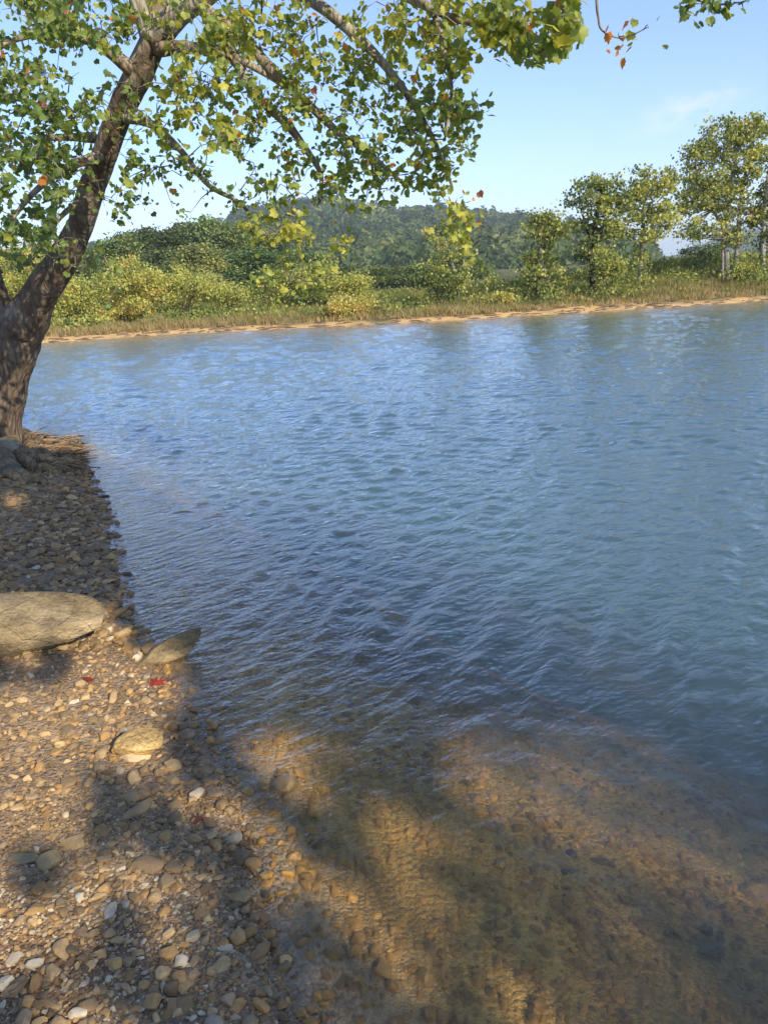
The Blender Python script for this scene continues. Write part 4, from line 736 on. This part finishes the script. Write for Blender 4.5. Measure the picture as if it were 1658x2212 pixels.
SHR = [
 ('bush', 'round dense green bush under the thin brownish young tree', 948, 645, 33.0, (948, 612, 44, 30, 48), 1.6), ('bush', 'bushy yellow green shrub right of the dark trunk on the far bank', 1315, 640, 33.6, (1312, 585, 30, 48, 44), 2.7),
 ('bush', 'low round green bush right of the two white stems', 1600, 606, 35.6, (1602, 590, 28, 20, 26), 2.6), ('bush', 'dark leafy bush behind the two white stems', 1530, 585, 41.0, (1522, 556, 44, 26, 50), 0.6),
 ('bush', 'small bright yellow shrub standing at the edge of the shaded bank', 1085, 650, 32.5, (1085, 640, 12, 14, 8), 4.2), ('bush', 'big yellow green willow like bush nearest the leaning trunk', 270, 708, 31.0, (275, 630, 62, 66, 110), 3.9),
 ('bush', 'olive yellow bush filling the gap behind the leaning trunk', 150, 715, 31.0, (150, 660, 60, 50, 80), 3.4), ('bush', 'tall yellow green bush seen in the fork of the leaning sycamore', 40, 700, 33.0, (45, 600, 85, 70, 110), 3.8),
 ('bush', 'leafy yellow green bush right of the big willow like bush', 400, 690, 32.5, (395, 628, 60, 44, 72), 3.6), ('bush', 'low green bush at the end of the yellow green bushes', 495, 675, 33.0, (495, 650, 46, 22, 36), 2.8),
 ('bush', 'rusty brown round shrub on the grassy far bank near the water', 738, 690, 31.2, (740, 668, 30, 18, 26), 5.6), ('bush', 'small orange brown shrub right behind the rusty shrub', 782, 668, 32.2, (782, 655, 18, 14, 14), 5.8),
 ('bush', 'yellow green bush on the grass behind the rusty shrub', 770, 645, 36.0, (770, 618, 34, 26, 34), 3.6), ('bush', 'bright green bush among the hanging yellow leaves at mid bank', 680, 655, 36.0, (685, 605, 46, 40, 56), 3.0),
 ('bush', 'olive bush left of the bright green mid bank bush', 590, 660, 36.0, (590, 625, 44, 34, 46), 2.4), ('bush', 'small dark shrub on grass right of the big willow like bush', 360, 708, 30.5, (358, 698, 24, 10, 12), 1.8),
 ('bush', 'brown twiggy bush at the water edge left of the willow like bush', 235, 712, 30.2, (232, 690, 24, 18, 14), 5.2), ('bush', 'tiny lime green sapling on the bank before the hill', 1060, 640, 38.0, (1062, 612, 12, 16, 8), 3.8)]
for i, (nm, lab, u, v, Yd, bl, tone) in enumerate(SHR):
    if u < 520 and v > 670: v -= 11; Yd += 3.0; bl = (bl[0], bl[1] - 10, bl[2], bl[3] * 0.86, int(bl[4] * 0.85))
    far_tree(nm, lab, u, v, Yd, [[(u, v, .05), (u - 6, (v + bl[1]) / 2, .035), (bl[0], bl[1], .015)], [(u, v, .04), (u + bl[2] * .4, bl[1], .012)], [(u, v, .04), (u - bl[2] * .4, bl[1], .012)]], [bl], min(tone, 4.6), 100 + i, 'bushes on the far bank', leaf=.075, dens=1.8, bark=(0.2, 0.15, 0.1), cat='bush', trunk_name='stem', spread=0.26)
# ------------------------------------------------------------------ grass of the far bank
rgx = np.random.default_rng(23)
def grass(n, seed):
    r = np.random.default_rng(seed); x = r.uniform(-22, 24, n); t = 1.3 + 13 * r.random(n) ** 1.5; y = shore_far(x) + t; z = H(x, y); cl = fbm(np.stack([x, y], -1) * 0.7, 3, 12)
    k = r.random(n) < np.clip((t - 0.9 + 2.2 * (cl - 0.5)) * 0.8, 0, 1); x, y, z, t, cl = x[k], y[k], z[k], t[k], cl[k]; n = len(x); B = 6
    hh = (0.13 + 0.30 * np.clip(cl * 1.6 - 0.3, 0, 1)) * r.uniform(0.5, 1.4, n) * np.clip(0.35 + t * 0.22, 0.3, 1.25)
    base = np.stack([x, y, z - 0.02], -1)[:, None] + np.concatenate([r.normal(0, 0.09, (n, B, 2)), np.zeros((n, B, 1))], -1); a = r.uniform(0, 6.28, (n, B)); w = 0.016 * r.uniform(0.7, 1.6, (n, B))
    side = np.stack([np.cos(a) * w, np.sin(a) * w, np.zeros_like(a)], -1); lean = np.concatenate([r.normal(0, 0.35, (n, B, 2)), np.ones((n, B, 1))], -1) * (hh[:, None] * r.uniform(0.6, 1.2, (n, B)))[..., None]
    V = np.stack([base - side, base + side, base + lean * 0.6 + side * 0.8, base + lean], 2); V = V.reshape(-1, 3); F = np.arange(n * B * 4).reshape(-1, 4)
    gp = 1.3 * np.array([(0.34, 0.27, 0.14), (0.27, 0.22, 0.10), (0.20, 0.20, 0.06), (0.15, 0.18, 0.045), (0.25, 0.24, 0.07), (0.30, 0.17, 0.08)])
    tone = np.clip(r.normal(0.5 + 3.2 * np.clip((t - 1.5) / 6, 0, 1) * np.clip(cl * 2 - 0.3, 0, 1.2), 0.9, n), 0, 4).round().astype(int); tone[r.random(n) < 0.05] = 5; c = gp[tone] * r.uniform(0.75, 1.25, n)[:, None]
    o = mesh('grass', V, F, M_FARLEAF, None, np.repeat(c, B * 4, axis=0)); tag(o, 'tan and green rough grass of the far bank', None, None, 'stuff')
grass(30000, 1)
wr = MB(); rw_ = np.random.default_rng(66)                 # drift line on the far sand
for _ in range(420):
    x = rw_.uniform(-14, 17); y = float(shore_far(x)) + rw_.choice([0.25, 0.9, 1.5]) + rw_.normal(0, 0.22); l = rw_.uniform(0.04, 0.28); a = rw_.normal(0, 0.5); z = max(H1(x, y), 0.0) + 0.015; e = np.array([math.cos(a) * l, math.sin(a) * l, 0])
    wr.tube(np.array([[x, y, z] - e, [x, y, z + .02], [x, y, z] + e]), [.012, .02, .008], 4, c=np.array((0.20, 0.14, 0.09)) * rw_.uniform(.5, 1.6))
tag(wr.build('drift_debris', M_PLAIN), 'dark bits of driftwood and debris washed up on the far sandy shore', None, None, 'stuff')
# weeds: knee-high leafy plants among the grass
def weeds(n, seed):
    r = np.random.default_rng(seed); x = r.uniform(-20, 22, n); t = 2.2 + 11 * r.random(n); y = shore_far(x) + t; cl = fbm(np.stack([x, y], -1) * 0.9, 3, 90); k = cl > 0.47; x, y, t = x[k], y[k], t[k]; n = len(x); z = H(x, y); B = 16
    hgt = r.uniform(0.2, 0.6, n); c = np.stack([x, y, z], -1)[:, None] + r.normal(0, 1, (n, B, 3)) * np.array([.2, .2, .12]) + np.array([0, 0, 1]) * (hgt * 0.7)[:, None, None]; c[..., 2] = np.maximum(c[..., 2], z[:, None] + 0.03)
    cc = np.repeat(fcols(n, r, 2.8, 1.2), B, axis=0) * r.uniform(0.8, 1.2, n * B)[:, None]
    o = leaves(c.reshape(-1, 3), r.uniform(0.06, 0.13, n * B), cc, r, None, 'weeds', M_FARLEAF, QV, QF); tag(o, 'leafy green and yellow weeds among the far bank grass', None, None, 'stuff')
weeds(3600, 2)

# ------------------------------------------------------------------ the wood behind the left bank: single trees
def wood_proto(seed, tone, w, h, n=190, per=60, leaf=0.24):
    r = np.random.default_rng(seed); root = empty('wood_tree', (0, 0, 0)); mb = MB(); mb.tube(smoothpath([(0, 0, -0.5), (0.1, 0, h * .35), (-.1, 0.1, h * .8)], 5), np.linspace(.28, .08, 11), 8, c=(0.13, 0.11, 0.085), wob=.1)
    L, C = [], []
    for _ in range(n):
        a = r.uniform(0, 6.28); t = r.random(); rad = w * (math.sin(min(1, t * 1.15 + .12) * math.pi) ** 0.6 if t < .8 else 1.3 * (1 - t) ** .5) * (0.55 + 0.45 * r.random() ** .4)
        c = np.array([math.cos(a) * rad, math.sin(a) * rad, h * (0.12 + 0.86 * t)]); mb.tube(np.array([[0, 0, c[2] * .75], c * [.5, .5, .9], c]), [.06, .035, .015], 3, c=(0.13, 0.11, 0.085), cap=False)
        L.append(c + r.normal(0, 1, (per, 3)) * [.55, .55, .38]); C.append(fcols(per, r, tone + r.normal(0, .6), .6))
    mb.build('trunk', M_BARK, root, True); leaves(np.vstack(L), r.uniform(.7, 1.3, n * per) * leaf, np.vstack(C), r, root, mat=M_WOODLEAF, V0=QV, F0=QF, up=.12, droop=.3); return root
protos = [wood_proto(301, 1.0, 2.6, 9.0), wood_proto(302, 0.4, 2.8, 9.5), wood_proto(303, 1.8, 2.3, 8.0), wood_proto(304, 2.7, 2.4, 7.0), wood_proto(305, 3.6, 2.6, 5.5, 120)]
def copy_tree(o):
    c = o.copy(); COL.objects.link(c)
    for ch in o.children: d = ch.copy(); COL.objects.link(d); d.parent = c
    return c
used = [False] * 5
WL = {0: 'green broadleaf tree in the wood behind the left far bank', 1: 'dark green tree in the wood behind the left far bank', 2: 'mid green rounded tree in the wood behind the left far bank', 3: 'yellowish green tree at the front of the wood behind the left far bank', 4: 'low yellow green tree before the wood on the left'}
WT = []
rw = np.random.default_rng(31)
top = lambda u: np.interp(u, [-150, 0, 120, 200, 260, 330, 400, 520, 600, 700, 760, 830], [560, 550, 530, 520, 512, 500, 484, 478, 520, 560, 590, 620])
for i in range(30):
    u = -140 + 900 * ((i * 0.6180339) % 1.0); d = rw.uniform(72, 92); WT.append((u, top(u) + rw.uniform(-6, 16), d, int(rw.choice([0, 1, 2], p=[.4, .3, .3]))))
for i in range(18):
    u = -100 + 840 * ((i * 0.6180339 + .3) % 1.0); WT.append((u, top(u) + rw.uniform(45, 80), rw.uniform(56, 68), int(rw.choice([0, 1, 2, 3], p=[.2, .3, .25, .25]))))
for i in range(6):
    u = -60 + 520 * ((i * 0.6180339 + .7) % 1.0); WT.append((u, 596 + rw.uniform(-12, 18), rw.uniform(44, 52), 4 if rw.random() < .6 else 3))
for i in range(8):
    u = 790 + 34 * i + rw.uniform(-8, 8); WT.append((u, rw.uniform(618, 632), rw.uniform(62, 84), int(rw.choice([0, 1, 2]))))
for (u, vt, d, k) in WT:
    o = protos[k] if not used[k] else copy_tree(protos[k]); used[k] = True; tp = P(u, vt, d); z0 = H1(tp[0], tp[1]); hh = (9.0, 9.5, 8.0, 7.0, 5.5)[k]; s = max((tp[2] - z0) / hh, 0.25)
    o.location = (tp[0], tp[1], z0); o.scale = (max(s, .8 if u < 765 else .6) * rw.uniform(.9, 1.2),) * 2 + (s,); o.rotation_euler = (0, 0, rw.uniform(0, 6.28)); tag(o, WL[k] if u < 765 else 'low green tree far behind the bank at the foot of the main hill', 'tree', 'trees of the wood behind the left far bank' if u < 765 else 'low trees at the foot of the hill')
bpy.context.view_layer.update()

# ------------------------------------------------------------------ forested hills
def hillmat():
    m, t, out = newmat('hill_soil'); c, nz, tcn = colnoise(t, scale=0.05, lo=0.7, hi=1.2); b = N(t, 'ShaderNodeBsdfPrincipled', i_Roughness=1.0); b.inputs['Specular IOR Level'].default_value = 0.0
    t.links.new(c, b.inputs['Base Color']); t.links.new(b.outputs[0], out.inputs[0]); return m
MH = hillmat()
def hill(name, label, prof, Yr, depth_front, depth_back, trees, tone, crown, seed):
    pr = np.array([P(u, v, Yr)[[0, 2]] for u, v in prof]); r = np.random.default_rng(seed); lo = pr[:, 0].min(); hi = pr[:, 0].max()
    def hz(x, y):
        xe = x * Yr / np.clip(y, 50, Yr); top_ = np.interp(xe, pr[:, 0], pr[:, 1]) - crown * 0.2; t = (y - Yr); f = np.where(t < 0, 1 + t / depth_front, 1 - t / depth_back); f = np.clip(f, 0, 1); f = np.where(t < 0, np.sin(f * math.pi / 2) ** 1.1, f * f * (3 - 2 * f))
        e = np.clip((xe - lo) / 60, 0, 1) * np.clip((hi - xe) / 60, 0, 1); gul = 1.0 + 0.10 * (fbm(np.stack([x, y], -1) / 70, 3, seed) - 0.5)
        return -1 + (top_ + 1) * f * e * gul * np.minimum(1, y / Yr)
    xs = np.linspace(lo, hi, 120); ys = np.linspace(Yr - depth_front, Yr + depth_back, 70); Xh, Yh = np.meshgrid(xs, ys); Zh = hz(Xh.ravel(), Yh.ravel())
    o = mesh(name, np.stack([Xh.ravel(), Yh.ravel(), Zh], -1), gridfaces(120, 70), MH, None, np.tile((0.05, 0.07, 0.025), (len(Zh), 1)), True); tag(o, label, None, None, 'structure')
    x = r.uniform(lo, hi, trees); y = Yr - depth_front + (depth_front + 25) * r.random(trees) ** 0.9; z = hz(x, y); k = z > -0.9; x, y, z = x[k], y[k], z[k]; n = len(x); K = 90
    d = r.normal(size=(n, K, 3)); d /= np.linalg.norm(d, axis=2)[..., None]; d[..., 2] = np.abs(d[..., 2]) * 1.25 - 0.15; cs = crown * r.uniform(0.45, 1.0, n) ** 1.3 * 1.3; conif = r.random(n) < 0.18; cs2 = np.where(conif, cs * 0.6, cs)
    c = np.stack([x, y, z + cs * 0.4], -1)[:, None] + d * np.stack([cs2, cs2, np.where(conif, cs * 1.5, cs)], -1)[:, None] * r.uniform(0.75, 1.05, (n, K, 1))
    tn = np.where(conif, 0.0, tone + 3.0 * (fbm(np.stack([x, y], -1) / 45, 3, 7) - 0.5) + r.normal(0, 0.8, n)); col = np.repeat(GREENS[np.clip(tn.round().astype(int), 0, 4)] * r.uniform(.7, 1.3, n)[:, None], K, axis=0) * r.uniform(.8, 1.2, n * K)[:, None]
    # leaf sprays facing outward from each crown
    nrm = d.reshape(-1, 3) + r.normal(0, .45, (n * K, 3)); nrm /= np.linalg.norm(nrm, axis=1)[:, None]; a_ = np.cross(nrm, r.normal(size=(n * K, 3))); a_ /= np.linalg.norm(a_, axis=1)[:, None]; b_ = np.cross(nrm, a_)
    fr = np.stack([a_, b_, nrm], 1); V = np.einsum('vi,nij->nvj', QV * [1, 1, 1.2], fr) * (np.repeat(cs, K) * 0.30)[:, None, None] + c.reshape(-1, 1, 3); F = np.arange(n * K * 4).reshape(-1, 4)
    f = mesh('forest', V.reshape(-1, 3), F, M_FARLEAF, None, np.repeat(col, 4, axis=0)); tag(f, 'far off mixed green forest covering the ' + ('main hill' if seed == 1 else 'distant hill on the right' if seed == 2 else 'low ridge'), None, None, 'stuff')
hill('hill', 'long wooded hill across the middle of the skyline', [(-500, 640), (-200, 600), (100, 560), (300, 545), (450, 505), (540, 468), (640, 456), (720, 451), (800, 458), (860, 470), (900, 463), (1000, 472), (1100, 482), (1170, 490), (1230, 503), (1300, 526), (1370, 550), (1430, 570), (1462, 590), (1500, 610), (1560, 640)], 560, 400, 200, 6500, 1.3, 4.4, 1)
hill('hill', 'bluish wooded hill farther off on the right', [(1380, 620), (1430, 590), (1462, 570), (1500, 552), (1560, 532), (1610, 516), (1660, 505), (1740, 490), (1900, 480), (2200, 500), (2400, 560)], 1300, 500, 400, 1500, 1.2, 9.0, 2)

# ------------------------------------------------------------------ haze
mhz, t, out = newmat('haze_air'); pv = N(t, 'ShaderNodeVolumePrincipled'); pv.inputs['Density'].default_value = 0.00042; pv.inputs['Color'].default_value = (0.80, 0.90, 1.0, 1); pv.inputs['Anisotropy'].default_value = 0.0
t.links.new(pv.outputs[0], out.inputs['Volume'])
zl, zh = -6.0, 150.0; a, b, c_, d_ = -4200, 4200, -260, 9300
hb = np.array([[a, c_, zh], [b, c_, zh], [b, d_, zh], [a, d_, zh], [a, c_, zl], [b, c_, zl], [b, d_, zl], [a, d_, zl]], float)
tag(mesh('haze', hb, bf, mhz), 'thin bluish summer haze', None, None, 'stuff')
